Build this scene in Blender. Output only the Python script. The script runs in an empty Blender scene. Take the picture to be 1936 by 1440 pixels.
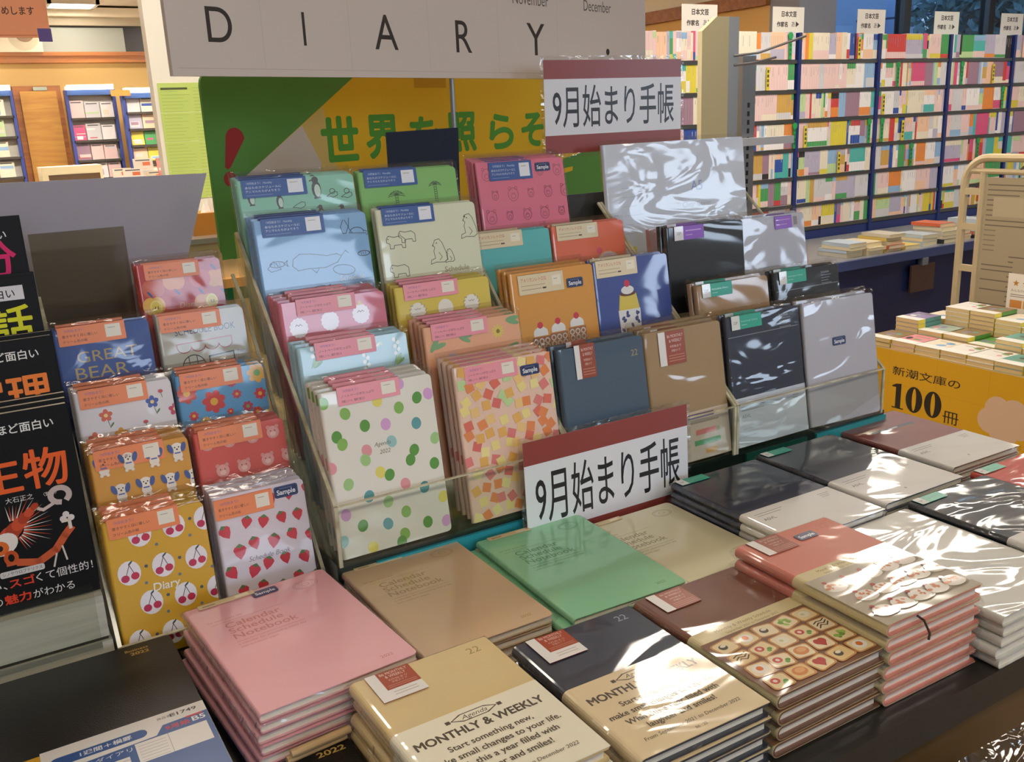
import bpy, math, random
from mathutils import Matrix, Vector
random.seed(7)
SC = bpy.context.scene
COL = SC.collection
PI = math.pi

# ------------------------------------------------------------ camera, sky, exposure
cam_d = bpy.data.cameras.new('camera')
cam_d.sensor_width = 36.0
cam_d.lens = 1770.0 / 1936.0 * 36.0
cam_d.clip_start = 0.02
cam_d.clip_end = 200
cam = bpy.data.objects.new('camera', cam_d)
COL.objects.link(cam)
_r = Vector((0.8553663747, -0.5163033868, -0.0421805040))
_d = Vector((-0.1738709221, -0.2094420380, -0.9622385022))
_f = Vector((0.4879726269, 0.8304004128, -0.2689198206))
cam.matrix_world = Matrix(((_r.x, -_d.x, -_f.x, 0), (_r.y, -_d.y, -_f.y, 0), (_r.z, -_d.z, -_f.z, 1.33), (0, 0, 0, 1)))
SC.camera = cam
SC.view_settings.view_transform = 'Standard'
SC.view_settings.look = 'None'
SC.view_settings.gamma = 1.0
SC.view_settings.use_curve_mapping = False
SC.view_settings.exposure = 0.25
SC.cycles.max_bounces = 8
SC.cycles.transparent_max_bounces = 24
SC.cycles.caustics_reflective = False
SC.cycles.caustics_refractive = False
SC.cycles.sample_clamp_indirect = 6.0

world = bpy.data.worlds.new('world')
SC.world = world
world.use_nodes = True
_nt = world.node_tree
_bg = _nt.nodes['Background']
_tc = _nt.nodes.new('ShaderNodeTexCoord')
_sx = _nt.nodes.new('ShaderNodeSeparateXYZ')
_cr = _nt.nodes.new('ShaderNodeValToRGB')
_cr.color_ramp.elements[0].position = 0.0
_cr.color_ramp.elements[0].color = (0.55, 0.68, 0.85, 1)
_cr.color_ramp.elements[1].position = 0.6
_cr.color_ramp.elements[1].color = (0.22, 0.42, 0.85, 1)
_nt.links.new(_tc.outputs['Generated'], _sx.inputs[0])
_nt.links.new(_sx.outputs['Z'], _cr.inputs[0])
_nt.links.new(_cr.outputs[0], _bg.inputs[0])
_bg.inputs[1].default_value = 1.9

LAMP = 20.0          # strength of the ceiling lamps' diffusers
def area_light(name, loc, rot, sx, sy, power, color):
    l = bpy.data.lights.new(name, 'AREA')
    l.shape = 'RECTANGLE'
    l.size, l.size_y, l.energy, l.color = sx, sy, power, color
    o = bpy.data.objects.new(name, l)
    o.location = loc
    o.rotation_euler = rot
    COL.objects.link(o)
    return o
# daylight falling through the street windows behind the viewer and over the far bookcases
for _x, _p in ((-0.8, 14), (1.75, 22), (5.55, 30)):
    area_light('daylight_rear', (_x, -3.9, 1.87), (PI / 2, 0, 0), 1.3, 0.95, _p, (0.68, 0.82, 1.0))
area_light('daylight_far', (6.6, 4.62, 2.15), (-PI / 2, 0, 0), 2.6, 0.7, 30, (0.62, 0.78, 1.0))

# ------------------------------------------------------------ materials
def lin(h):
    h = h.lstrip('#')
    c = [int(h[i:i + 2], 16) / 255 for i in (0, 2, 4)]
    return [x / 12.92 if x <= 0.04045 else ((x + 0.055) / 1.055) ** 2.4 for x in c] + [1.0]
MAT = {}
def film_bump(nt, strength, scale):
    n = nt.nodes
    tc = n.new('ShaderNodeTexCoord')
    oi = n.new('ShaderNodeObjectInfo')
    ad = n.new('ShaderNodeVectorMath'); ad.operation = 'MULTIPLY_ADD'
    ad.inputs[1].default_value = (1, 1, 1)
    mul = n.new('ShaderNodeVectorMath'); mul.operation = 'SCALE'
    mul.inputs[0].default_value = (7.3, 3.1, 5.7)
    nt.links.new(oi.outputs['Random'], mul.inputs['Scale'])
    nt.links.new(tc.outputs['Object'], ad.inputs[0])
    nt.links.new(mul.outputs[0], ad.inputs[2])
    mp = n.new('ShaderNodeMapping')
    mp.inputs['Scale'].default_value = scale
    mp.inputs['Rotation'].default_value = (0, 0, 0.45)
    nt.links.new(ad.outputs[0], mp.inputs[0])
    ns = n.new('ShaderNodeTexNoise')
    ns.inputs['Scale'].default_value = 1.0
    ns.inputs['Detail'].default_value = 1.6
    ns.inputs['Distortion'].default_value = 0.9
    nt.links.new(mp.outputs[0], ns.inputs['Vector'])
    bp = n.new('ShaderNodeBump')
    bp.inputs['Strength'].default_value = strength
    bp.inputs['Distance'].default_value = 0.01
    nt.links.new(ns.outputs[0], bp.inputs['Height'])
    return bp
def M(key):
    """'#rrggbb/k' - k: p paper, f wrapped in clear film, g smooth print, c cloth or card, m metal, e lamp"""
    if key in MAT:
        return MAT[key]
    m = bpy.data.materials.new(key.replace('#', 'col_').replace('/', '_'))
    m.use_nodes = True
    nt = m.node_tree
    b = nt.nodes['Principled BSDF']
    if key in SPECIAL:
        SPECIAL[key](m, nt, b)
        MAT[key] = m
        return m
    col, k = key.split('/')
    b.inputs['Base Color'].default_value = lin(col)
    b.inputs['Roughness'].default_value = 0.6
    if k == 'f':
        b.inputs['Roughness'].default_value = 0.5
        b.inputs['Coat Weight'].default_value = 1.0
        b.inputs['Coat Roughness'].default_value = 0.07
        nt.links.new(film_bump(nt, 0.30, (7, 12, 9)).outputs[0], b.inputs['Coat Normal'])
    elif k == 'w':
        b.inputs['Roughness'].default_value = 0.5
        b.inputs['Coat Weight'].default_value = 1.0
        b.inputs['Coat Roughness'].default_value = 0.08
        nt.links.new(film_bump(nt, 0.6, (9, 17, 12)).outputs[0], b.inputs['Coat Normal'])
    elif k == 'g':
        b.inputs['Roughness'].default_value = 0.3
    elif k == 'k':
        b.inputs['Roughness'].default_value = 0.45
        b.inputs['Specular IOR Level'].default_value = 0.2
    elif k == 'c':
        b.inputs['Roughness'].default_value = 0.8
    elif k == 'm':
        b.inputs['Metallic'].default_value = 0.8
        b.inputs['Roughness'].default_value = 0.35
    elif k[0] == 'e':
        b.inputs['Emission Color'].default_value = lin(col)
        b.inputs['Emission Strength'].default_value = float(k[1:])
    MAT[key] = m
    return m
def _clear(tint, gloss, rough, bump=None, ior=1.45):
    def fn(m, nt, b):
        n = nt.nodes
        n.remove(b)
        tr = n.new('ShaderNodeBsdfTransparent'); tr.inputs[0].default_value = lin(tint)
        gl = n.new('ShaderNodeBsdfGlossy'); gl.inputs['Roughness'].default_value = rough
        fr = n.new('ShaderNodeLayerWeight'); fr.inputs[0].default_value = 0.5
        pw = n.new('ShaderNodeMath'); pw.operation = 'POWER'; pw.inputs[1].default_value = 4.0
        ml = n.new('ShaderNodeMath'); ml.operation = 'MULTIPLY_ADD'
        ml.inputs[1].default_value = 0.7; ml.inputs[2].default_value = gloss
        nt.links.new(fr.outputs['Facing'], pw.inputs[0])
        mx = n.new('ShaderNodeMixShader')
        nt.links.new(pw.outputs[0], ml.inputs[0])
        nt.links.new(ml.outputs[0], mx.inputs[0])
        nt.links.new(tr.outputs[0], mx.inputs[1])
        nt.links.new(gl.outputs[0], mx.inputs[2])
        if bump:
            bp = film_bump(nt, bump[0], bump[1])
            nt.links.new(bp.outputs[0], gl.inputs['Normal'])
            nt.links.new(bp.outputs[0], fr.inputs['Normal'])
        nt.links.new(mx.outputs[0], n['Material Output'].inputs[0])
    return fn
def _wood(c1, c2, sc, rough=0.45):
    def fn(m, nt, b):
        n = nt.nodes
        tc = n.new('ShaderNodeTexCoord')
        mp = n.new('ShaderNodeMapping'); mp.inputs['Scale'].default_value = sc
        ns = n.new('ShaderNodeTexNoise'); ns.inputs['Scale'].default_value = 1.0
        ns.inputs['Detail'].default_value = 5; ns.inputs['Distortion'].default_value = 0.6
        cr = n.new('ShaderNodeValToRGB')
        cr.color_ramp.elements[0].color = lin(c1); cr.color_ramp.elements[0].position = 0.35
        cr.color_ramp.elements[1].color = lin(c2); cr.color_ramp.elements[1].position = 0.65
        nt.links.new(tc.outputs['Object'], mp.inputs[0]); nt.links.new(mp.outputs[0], ns.inputs['Vector'])
        nt.links.new(ns.outputs[0], cr.inputs[0]); nt.links.new(cr.outputs[0], b.inputs['Base Color'])
        b.inputs['Roughness'].default_value = rough
    return fn
def _leather(m, nt, b):
    n = nt.nodes
    b.inputs['Base Color'].default_value = lin('#15130f')
    b.inputs['Roughness'].default_value = 0.38
    vo = n.new('ShaderNodeTexVoronoi'); vo.inputs['Scale'].default_value = 900
    tc = n.new('ShaderNodeTexCoord')
    bp = n.new('ShaderNodeBump'); bp.inputs['Strength'].default_value = 0.25; bp.inputs['Distance'].default_value = 0.001
    nt.links.new(tc.outputs['Object'], vo.inputs['Vector']); nt.links.new(vo.outputs[0], bp.inputs['Height'])
    nt.links.new(bp.outputs[0], b.inputs['Normal'])
def _steel(m, nt, b):
    _wood('#bdb9ab', '#d2cec0', (6, 40, 120), 0.4)(m, nt, b)
    b.inputs['Metallic'].default_value = 0.1
def _frost(m, nt, b):
    """cloudy clear vinyl"""
    b.inputs['Base Color'].default_value = lin('#b4b3bc')
    b.inputs['Roughness'].default_value = 0.35
    b.inputs['Coat Weight'].default_value = 1.0
    b.inputs['Coat Roughness'].default_value = 0.06
    bp = film_bump(nt, 0.5, (8, 14, 11))
    nt.links.new(bp.outputs[0], b.inputs['Coat Normal'])
def _leaf(c1, c2):
    return _wood(c1, c2, (9, 9, 9), 0.7)
SPECIAL = {
    'acrylic': _clear('#fafbf8', 0.03, 0.03),
    'acrylic_edge': _wood('#a59f82', '#d8d3b8', (30, 30, 30), 0.15),
    'smoky': _clear('#dad7cb', 0.05, 0.08),
    'film': _clear('#fbfbfb', 0.07, 0.12, (0.5, (30, 60, 40))),
    'glass': _clear('#c5d2da', 0.06, 0.0),
    'trim_wood': _wood('#8a5226', '#a5662f', (2, 30, 30)),
    'door_wood': _wood('#b07a34', '#c4913f', (3, 3, 26)),
    'floor': _wood('#7a6240', '#8e744e', (3, 3, 3), 0.35),
    'leather': _leather, 'steel': _steel, 'frost': _frost,
    'leaf1': _leaf('#48655a', '#6c8a7c'), 'leaf2': _leaf('#5f8078', '#8eaaa6'),
    'pocket': _clear('#d9d9d2', 0.14, 0.1, (0.9, (22, 40, 30))),
}

# ------------------------------------------------------------ mesh building
TXT = {}
def glyphs(body, bold=0.0):
    k = (body, bold)
    if k not in TXT:
        c = bpy.data.curves.new('t', 'FONT')
        c.body = body; c.size = 1.0; c.resolution_u = 10 if len(body) < 3 else 3
        c.fill_mode = 'FRONT'
        c.offset = bold
        o = bpy.data.objects.new('t', c)
        COL.objects.link(o)
        bpy.context.view_layer.update()
        me = o.evaluated_get(bpy.context.evaluated_depsgraph_get()).to_mesh()
        vs = [(v.co.x, v.co.y) for v in me.vertices]
        fs = [tuple(p.vertices) for p in me.polygons]
        bpy.data.objects.remove(o)
        bpy.data.curves.remove(c)
        xs = [v[0] for v in vs] or [0]; ys = [v[1] for v in vs] or [0]
        TXT[k] = (vs, fs, min(xs), max(xs), min(ys), max(ys))
    return TXT[k]
class MB:
    def __init__(s, fin='p', unit=0.001, z=0.0):
        s.v = []; s.f = []; s.m = []; s.keys = []; s.sm = []
        s.fin = fin; s.u = unit; s.z = z; s.k = 0; s.ox = 0; s.oy = 0; s.clip = None
    def key(s, k):
        if k[0] == '#' and '/' not in k: k = k + '/' + s.fin
        if k not in s.keys: s.keys.append(k)
        return s.keys.index(k)
    def face(s, pts, k, smooth=False):
        b = len(s.v); s.v += [tuple(p) for p in pts]
        s.f.append(tuple(range(b, b + len(pts)))); s.m.append(s.key(k)); s.sm.append(smooth)
    def prism(s, p2, z0, z1, k, side=None):
        n = len(p2)
        s.face([(x, y, z1) for x, y in p2], k)
        s.face([(x, y, z0) for x, y in reversed(p2)], side or k)
        for i in range(n):
            a, b = p2[i], p2[(i + 1) % n]
            s.face([(a[0], a[1], z0), (b[0], b[1], z0), (b[0], b[1], z1), (a[0], a[1], z1)], side or k)
        return s
    def box(s, x0, x1, y0, y1, z0, z1, k, side=None):
        return s.prism([(x0, y0), (x1, y0), (x1, y1), (x0, y1)], z0, z1, k, side)
    def tube(s, pts, r, k, n=8, cap=True):
        pts = [Vector(p) for p in pts]; rings = []
        for i, p in enumerate(pts):
            t = (pts[min(i + 1, len(pts) - 1)] - pts[max(i - 1, 0)]).normalized()
            a = t.cross(Vector((0, 0, 1)))
            if a.length < 1e-3: a = t.cross(Vector((0, 1, 0)))
            a.normalize(); b = t.cross(a)
            rings.append([p + r * (math.cos(2 * PI * j / n) * a + math.sin(2 * PI * j / n) * b) for j in range(n)])
        for i in range(len(rings) - 1):
            for j in range(n):
                s.face([rings[i][j], rings[i][(j + 1) % n], rings[i + 1][(j + 1) % n], rings[i + 1][j]], k, True)
        if cap:
            s.face(rings[0], k); s.face(rings[-1][::-1], k)
        return s
    def disc3(s, c, rx, ry, k, ax='z', n=20):
        pts = []
        for i in range(n):
            a = 2 * PI * i / n
            p = (rx * math.cos(a), ry * math.sin(a))
            pts.append((c[0] + p[0], c[1] + p[1], c[2]) if ax == 'z' else (c[0] + p[0], c[1], c[2] + p[1]))
        s.face(pts, k)
    def wall(s, outer, hole, y0, y1, k):
        """upright slab in x-z with one rectangular hole"""
        X0, X1, Z0, Z1 = outer; a, b, c, d = hole
        for q in ((X0, a, Z0, Z1), (b, X1, Z0, Z1), (a, b, Z0, c), (a, b, d, Z1)):
            s.box(q[0], q[1], y0, y1, q[2], q[3], k)
    # ---- flat printing, in local millimetres
    def lay(s):
        s.k += 1
        return s.z + 4e-5 + s.k * 7e-6
    def P(s, pts, k, z=None):
        z = s.lay() if z is None else z
        pts = [(s.ox + p[0], s.oy + p[1]) for p in pts]
        if s.clip:
            pts = clip_poly(pts, s.clip)
            if len(pts) < 3: return
        s.face([(x * s.u, y * s.u, z) for x, y in pts], k)
    def disc(s, x, y, r, k, ry=None, rot=0, n=18, a0=0, a1=2 * PI):
        ry = ry or r; c, q = math.cos(rot), math.sin(rot); pts = []
        full = abs(a1 - a0) > 6.28
        for i in range(n if full else n + 1):
            a = a0 + (a1 - a0) * i / n
            u, v = r * math.cos(a), ry * math.sin(a)
            pts.append((x + c * u - q * v, y + q * u + c * v))
        s.P(pts, k)
    def rect(s, x0, y0, x1, y1, k): s.P([(x0, y0), (x1, y0), (x1, y1), (x0, y1)], k)
    def sq(s, x, y, w, h, rot, k):
        c, q = math.cos(rot), math.sin(rot)
        s.P([(x + c * u - q * v, y + q * u + c * v) for u, v in ((-w, -h), (w, -h), (w, h), (-w, h))], k)
    def rrect(s, x0, y0, x1, y1, r, k): s.P(rr(x0, y0, x1, y1, r), k)
    def line(s, pts, w, k, closed=False):
        if closed: pts = list(pts) + [pts[0]]
        z = s.lay()
        for a, b in zip(pts, pts[1:]):
            dx, dy = b[0] - a[0], b[1] - a[1]; L = math.hypot(dx, dy) or 1
            nx, ny = -dy / L * w / 2, dx / L * w / 2; ex, ey = dx / L * w * .3, dy / L * w * .3
            s.P([(a[0] - ex + nx, a[1] - ey + ny), (a[0] - ex - nx, a[1] - ey - ny), (b[0] + ex - nx, b[1] + ey - ny), (b[0] + ex + nx, b[1] + ey + ny)], k, z)
    def ring(s, x, y, rx, ry, w, k, rot=0, a0=0, a1=2 * PI, n=18):
        c, q = math.cos(rot), math.sin(rot)
        pts = [(x + c * rx * math.cos(a) - q * ry * math.sin(a), y + q * rx * math.cos(a) + c * ry * math.sin(a)) for a in [a0 + (a1 - a0) * i / n for i in range(n + 1)]]
        s.line(pts, w, k)
    def text(s, body, x, y, size, k, al='L', sx=1.0, bold=0.0, rot=0.0, shear=0.0, fit=None, strike=0.0):
        if strike:
            for dx, dy in ((1, 0), (-1, 0), (0, 1), (0, -1), (.7, .7), (-.7, .7), (.7, -.7), (-.7, -.7)):
                s.text(body, x + dx * strike, y + dy * strike, size, k, al, sx, bold, rot, shear, fit)
        vs, fs, x0, x1, y0, y1 = glyphs(body, bold)
        if fit:                                   # (width, height) of the inked box, x, y its lower left
            ax = fit[0] / (x1 - x0); ay = fit[1] / (y1 - y0); sh = (-x0, -y0)
        else:
            ax = size * sx; ay = size; sh = (0 if al == 'L' else -(x0 + x1) / 2 if al == 'C' else -x1, 0)
        z = s.lay(); c, q = math.cos(rot), math.sin(rot); b = len(s.v); ki = s.key(k)
        for u, v in vs:
            u = (u + sh[0]) * ax; v = (v + sh[1]) * ay; u += shear * v
            s.v.append(((s.ox + x + c * u - q * v) * s.u, (s.oy + y + q * u + c * v) * s.u, z))
        for f in fs:
            s.f.append(tuple(b + i for i in f)); s.m.append(ki); s.sm.append(False)
    def mesh(s, name, mtx=None):
        me = bpy.data.meshes.new(name)
        vs = [tuple(mtx @ Vector(v)) for v in s.v] if mtx else s.v
        me.from_pydata(vs, [], s.f)
        for k in s.keys: me.materials.append(M(k))
        me.polygons.foreach_set('material_index', s.m)
        me.polygons.foreach_set('use_smooth', s.sm)
        me.update()
        return me
    def build(s, name, parent=None, mtx=None):
        return link(name, s.mesh(name, mtx), parent)
def rr(x0, y0, x1, y1, r, n=4):
    pts = []
    for cx, cy, a in ((x1 - r, y0 + r, -PI / 2), (x1 - r, y1 - r, 0), (x0 + r, y1 - r, PI / 2), (x0 + r, y0 + r, PI)):
        pts += [(cx + r * math.cos(a + i * PI / 2 / n), cy + r * math.sin(a + i * PI / 2 / n)) for i in range(n + 1)]
    return pts
def clip_poly(pts, w):
    for ax, lim, sg in ((0, w[0], 1), (0, w[2], -1), (1, w[1], 1), (1, w[3], -1)):
        out = []
        for i in range(len(pts)):
            a, b = pts[i - 1], pts[i]
            ia = (a[ax] - lim) * sg >= 0; ib = (b[ax] - lim) * sg >= 0
            if ia != ib:
                t = (lim - a[ax]) / (b[ax] - a[ax])
                out.append((a[0] + t * (b[0] - a[0]), a[1] + t * (b[1] - a[1])))
            if ib: out.append(b)
        pts = out
        if not pts: break
    return pts
def link(name, data, parent=None):
    o = bpy.data.objects.new(name, data)
    COL.objects.link(o)
    if parent is not None: o.parent = parent
    return o
def tag(o, label, cat, group=None, kind=None):
    o['label'] = label; o['category'] = cat
    if group: o['group'] = group
    if kind: o['kind'] = kind
    return o
def thing(name, label, cat, group=None, mtx=None):
    o = bpy.data.objects.new(name, None)
    o.empty_display_size = 0.02
    COL.objects.link(o)
    if mtx is not None: o.matrix_world = mtx
    return tag(o, label, cat, group)
def struct(o):
    o['kind'] = 'structure'
    return o
def dup(root, label, mtx, group=None, skip=()):
    r = root.copy(); COL.objects.link(r); r.matrix_world = mtx; r['label'] = label
    if group: r['group'] = group
    for ch in list(root.children):
        if ch.name.split('.')[0] in skip: continue
        c = ch.copy(); COL.objects.link(c); c.parent = r
        for g in ch.children:
            d = g.copy(); COL.objects.link(d); d.parent = c
    return r
def T(x, y, z, yaw=0.0): return Matrix.Translation((x, y, z)) @ Matrix.Rotation(yaw, 4, 'Z')
ORD = ['first', 'second', 'third', 'fourth', 'fifth', 'sixth', 'seventh', 'eighth', 'ninth', 'tenth', 'eleventh', 'twelfth', 'thirteenth', 'fourteenth', 'fifteenth', 'sixteenth'] + ['number %d' % i for i in range(17, 60)]

# ------------------------------------------------------------ the room
def slab(name, x0, x1, y0, y1, z0, z1, k):
    return struct(MB().box(x0, x1, y0, y1, z0, z1, k).build(name))
slab('floor', -4, 5.0, -4, 10, -0.1, 0, 'floor')
slab('floor_right', 5.0, 10, -4, 4.7, -0.1, 0, 'floor')
slab('ceiling', -4, 5.0, -4, 10, 2.45, 2.55, '#d9cfc0/c')
slab('ceiling_right', 5.0, 10, -4, 4.7, 2.45, 2.55, '#d9cfc0/c')
slab('wall_left', -4.1, -4, -4, 10, 0, 2.45, '#e2d8c4/c')
slab('wall_right', 10, 10.1, -4, 4.7, 0, 2.45, '#d8d0c4/c')
w = MB(); w.wall((-4, 10, 0, 2.45), (-1.6, 6.6, 1.35, 2.4), -4.1, -4.0, '#d8d4cc/c'); struct(w.build('wall_rear'))
w = MB()
for x in (-1.6, -0.13, 1.05, 2.42, 4.85, 6.24): w.box(x, x + 0.06, -4.08, -4.0, 1.35, 2.4, '#3a3f45/g')
for a, b in ((-0.07, 1.05), (2.48, 4.85), (6.3, 6.6)): w.box(a, b, -4.05, -4.03, 1.41, 2.34, '#6d6a66/c')  # unseen blinds, added so that only the panes between them reflect in the covers
for z in (1.35, 2.34): w.box(-1.6, 6.6, -4.08, -4.0, z, z + 0.06, '#3a3f45/g')
struct(w.build('window_1'))
# back wall: white beam, glazed transom, wooden trim, tan fascia
slab('wall_back', -4, 4.83, 9.6, 9.75, 0, 2.45, '#d9b878/c')
slab('trim_1', -4, 4.83, 9.42, 9.6, 2.36, 2.43, '#f2e8d2/c')
slab('trim_2', -4, 4.83, 9.5, 9.6, 2.29, 2.36, '#b5ac97/c')
w = MB(); w.box(-4, 4.83, 9.56, 9.6, 2.05, 2.29, '#2c2824/g'); w.box(0.75, 1.68, 9.55, 9.56, 2.06, 2.275, '#a7ada4/g')
struct(w.build('window_2'))
slab('trim_3', -4, 4.83, 9.44, 9.6, 1.975, 2.06, 'trim_wood')
slab('trim_4', -4, 4.83, 9.42, 9.46, 2.03, 2.062, 'trim_wood')
w = MB(); w.box(0.69, 1.07, 9.46, 9.6, 0.0, 1.785, 'trim_wood'); w.box(0.74, 1.03, 9.44, 9.46, 0.05, 1.74, 'door_wood')
w.box(0.85, 0.96, 9.435, 9.46, 1.745, 1.775, '#9aa08f/m')
struct(w.build('door_1'))
# white pillar between the aisles and the projecting room on the right
slab('wall_pillar', 0.628, 1.3, 3.2, 3.26, 0, 2.45, '#fff8ea/c')
w = MB(); w.box(4.83, 5.0, 4.7, 9.6, 0, 1.975, '#dcae68/c'); struct(w.build('wall_side'))
slab('wall_side_upper', 4.83, 5.0, 4.7, 9.6, 2.05, 2.45, '#f4ead2/c')
slab('trim_5', 4.79, 5.0, 4.7, 9.6, 1.975, 2.06, 'trim_wood')
slab('wall_corner', 4.83, 5.17, 4.45, 4.7, 0, 2.45, '#8e8f98/c')
# the window wall beyond the paperback bookcases
w = MB(); w.wall((5.17, 10, 0, 2.45), (5.2, 9.9, 1.5, 2.4), 4.56, 4.7, '#5b6068/c'); struct(w.build('wall_far'))
w = MB()
for x in (5.2, 6.02, 7.0, 7.9): w.box(x, x + 0.07, 4.58, 4.66, 1.5, 2.4, '#2c3036/g')
w.box(5.2, 9.9, 4.58, 4.66, 1.5, 1.56, '#2c3036/g'); w.box(5.2, 9.9, 4.58, 4.66, 2.34, 2.4, '#2c3036/g')
wf = struct(w.build('window_3'))
struct(MB().box(5.2, 9.9, 4.615, 4.62, 1.56, 2.34, 'glass').build('window_pane', wf))
# outside: three dark trees and a pale building with a mast
def tree(x, y, h, r, key, label, seed):
    rnd = random.Random(seed)
    t = thing('street_tree', label, 'tree', 'trees outside the window', T(x, y, 0))
    MB().tube([(0, 0, 0), (0.05, 0, h * .5), (0, .05, h * .8)], 0.12, '#3a2f26/c').build('trunk', t)
    w = MB()
    for i in range(2200):
        a, b, q = rnd.uniform(0, 2 * PI), rnd.uniform(-1, 1), rnd.random() ** .4
        c = Vector((r * q * math.cos(a) * math.sqrt(1 - b * b), r * q * math.sin(a) * math.sqrt(1 - b * b), h * .62 + r * 1.1 * q * b))
        u = Vector((rnd.uniform(-1, 1), rnd.uniform(-1, 1), rnd.uniform(-1, 1))).normalized() * .10
        v = u.cross(Vector((rnd.uniform(-1, 1), rnd.uniform(-1, 1), 1))).normalized() * .06
        w.face([c - u, c + v, c + u, c - v], key)
    w.build('crown', t)
tree(17.2, 10.0, 4.6, 1.6, 'leaf1', 'dark tree seen through the far right of the window', 1)
tree(13.6, 8.8, 4.2, 1.3, 'leaf2', 'grey green tree in the middle of the window', 2)
tree(21.5, 14.8, 5.6, 1.9, 'leaf1', 'large dark tree behind the other two trees outside', 3)
t = thing('street_building', 'pale blue building with a thin mast beyond the window', 'building', None, T(16.2, 11.8, 0))
MB().box(-3.2, -1.2, 0, 1, 0, 3.2, '#dbe6f6/c').box(-0.9, -0.2, 0, 1, 0, 4.2, '#e6eefa/c').build('facade', t)
MB().tube([(-1.0, -.2, 0), (-1.0, -.2, 5)], .03, '#5d6b80/c').tube([(-2.2, -.2, 2.7), (0.6, -.2, 2.9)], .02, '#5d6b80/c').build('mast', t)
slab('ground_outside', 5.05, 40, 4.75, 50, -0.12, -0.02, '#6d7078/c')
slab('ground_rear', -20, 30, -40, -4.2, -0.1, 0, '#7c8088/c')

# ------------------------------------------------------------ ceiling lamps
def ceiling_lamp(x, y, sx, sy, label, s=1.0):
    t = thing('ceiling_lamp', label, 'lamp', 'ceiling lamps', T(x, y, 2.45))
    w = MB(); a, b = sx / 2 + .03, sy / 2 + .03
    w.box(-a, a, -b, -sy / 2, -.05, 0, '#e9e6de/g').box(-a, a, sy / 2, b, -.05, 0, '#e9e6de/g')
    w.box(-a, -sx / 2, -b, b, -.05, 0, '#e9e6de/g').box(sx / 2, a, -b, b, -.05, 0, '#e9e6de/g')
    w.build('lamp_frame', t)
    MB().box(-sx / 2, sx / 2, -sy / 2, sy / 2, -.04, -.01, '#fff4e4/e%g' % (LAMP * s)).build('diffuser', t)
ceiling_lamp(1.22, 9.12, .34, .3, 'square ceiling lamp glowing at top left above the far bookcases')
LAMPS = [(0.1, 2.3, .9), (1.75, 2.3, .9), (3.55, 2.35, .8), (0.2, 5.2, 2.3), (2.3, 5.2, 2), (3.9, 3.3, .9), (-2.0, 3.0, 1), (5.9, 3.0, .9), (-.9, 7.6, 2.8), (0.9, 7.6, 2.8), (2.6, 7.8, 2.5), (0.3, -0.6, .75), (2.6, -0.8, .75), (5.2, -0.6, .75), (-2, -0.5, .75), (8.2, 2.2, 1)]
for x, y, s in LAMPS:
    ceiling_lamp(x, y, 1.1, .26, 'long ceiling lamp in the row over the shop', s)

# ------------------------------------------------------------ far right: paperback bookcases
SPINE = [('pale pink', '#e6c6c2'), ('cream', '#e6dcc6'), ('pale grey', '#cfcdd0'), ('white', '#ebe7e6'), ('lilac grey', '#b4aec4'), ('light blue', '#8fb3d6'),
         ('deep blue', '#2d4f9e'), ('yellow', '#d9c944'), ('green', '#4a9a58'), ('pale green', '#b9d39a'), ('orange', '#e0893f'), ('red', '#c94340'),
         ('teal', '#4fb0a8'), ('ochre', '#c9a050'), ('rose', '#d3557f'), ('black', '#26262b'), ('mauve', '#9c7b8e'), ('peach', '#ecc3a2')]
WEI = [16, 12, 10, 12, 6, 5, 4, 5, 3, 5, 3, 4, 3, 3, 3, 2, 4, 6]
Z0 = [1.59, 1.425, 1.26, 1.095, 0.93, 0.77, 0.625]
XB = [2.97 + .69 * i for i in range(8)]
YF = 4.0
bays = ['first', 'second', 'third', 'fourth', 'fifth', 'sixth', 'seventh']
rows = ['top', 'second', 'third', 'fourth', 'fifth', 'sixth', 'lowest']
NAVY = '#25356f/g'
for b in range(7):
    t = thing('paperback_bookcase', 'navy framed bookcase full of paperbacks, %s bay from the left along the right wall' % bays[b], 'bookcase', 'bookcases along the right wall', T(XB[b], YF, 0))
    MB().box(.012, .678, .2, .22, 0.5, 1.745, '#3d4150/c').build('back_panel', t)
    MB().box(-.012, .012, -.012, .22, 0.5, 1.735, NAVY).build('upright', t)
    if b == 6: MB().box(.678, .702, -.012, .22, 0.5, 1.735, NAVY).build('upright', t)
    for z in Z0: MB().box(.012, .678, -.005, .2, z - .022, z - .002, '#6d6f70/m').build('shelf', t)
    MB().box(.012, .678, .0, .2, 0.5, .60, NAVY).build('plinth', t)
def spine_book(w, wd, h, base, rnd, dx=0, dz=0, dy=0):
    """a spine with its printed blocks"""
    d = .105
    w.box(dx, dx + wd, dy, dy + d, dz, dz + h, base[1] + '/p')
    f = dy - 2e-4
    def blk(a, b, c, x0=0.0, x1=1.0):
        w.face([(dx + wd * x0, f, dz + h * a), (dx + wd * x1, f, dz + h * a), (dx + wd * x1, f, dz + h * b), (dx + wd * x0, f, dz + h * b)], c)
    return blk
rnd = random.Random(21)
BOOKS = []
for b in range(7):
    for r in range(7):
        x = XB[b] + .016; ser = 0; k = 0
        end = XB[b] + .69 - .014
        while True:
            if ser <= 0:
                ser = rnd.choice([1, 1, 1, 2, 2, 3, 4, 6, 8]); ci = rnd.choices(range(18), WEI)[0]
                c2 = rnd.choices(range(18), WEI)[0]; band = rnd.random(); bh = rnd.uniform(.12, .42)
                hh = rnd.uniform(.140, .150); thin = rnd.uniform(.011, .024)
            wd = thin * rnd.uniform(.85, 1.15); ser -= 1
            if x + wd > end: break
            BOOKS.append((x, b, r, k, wd, hh, ci, c2, band, bh)); x += wd + .0006; k += 1
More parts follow.
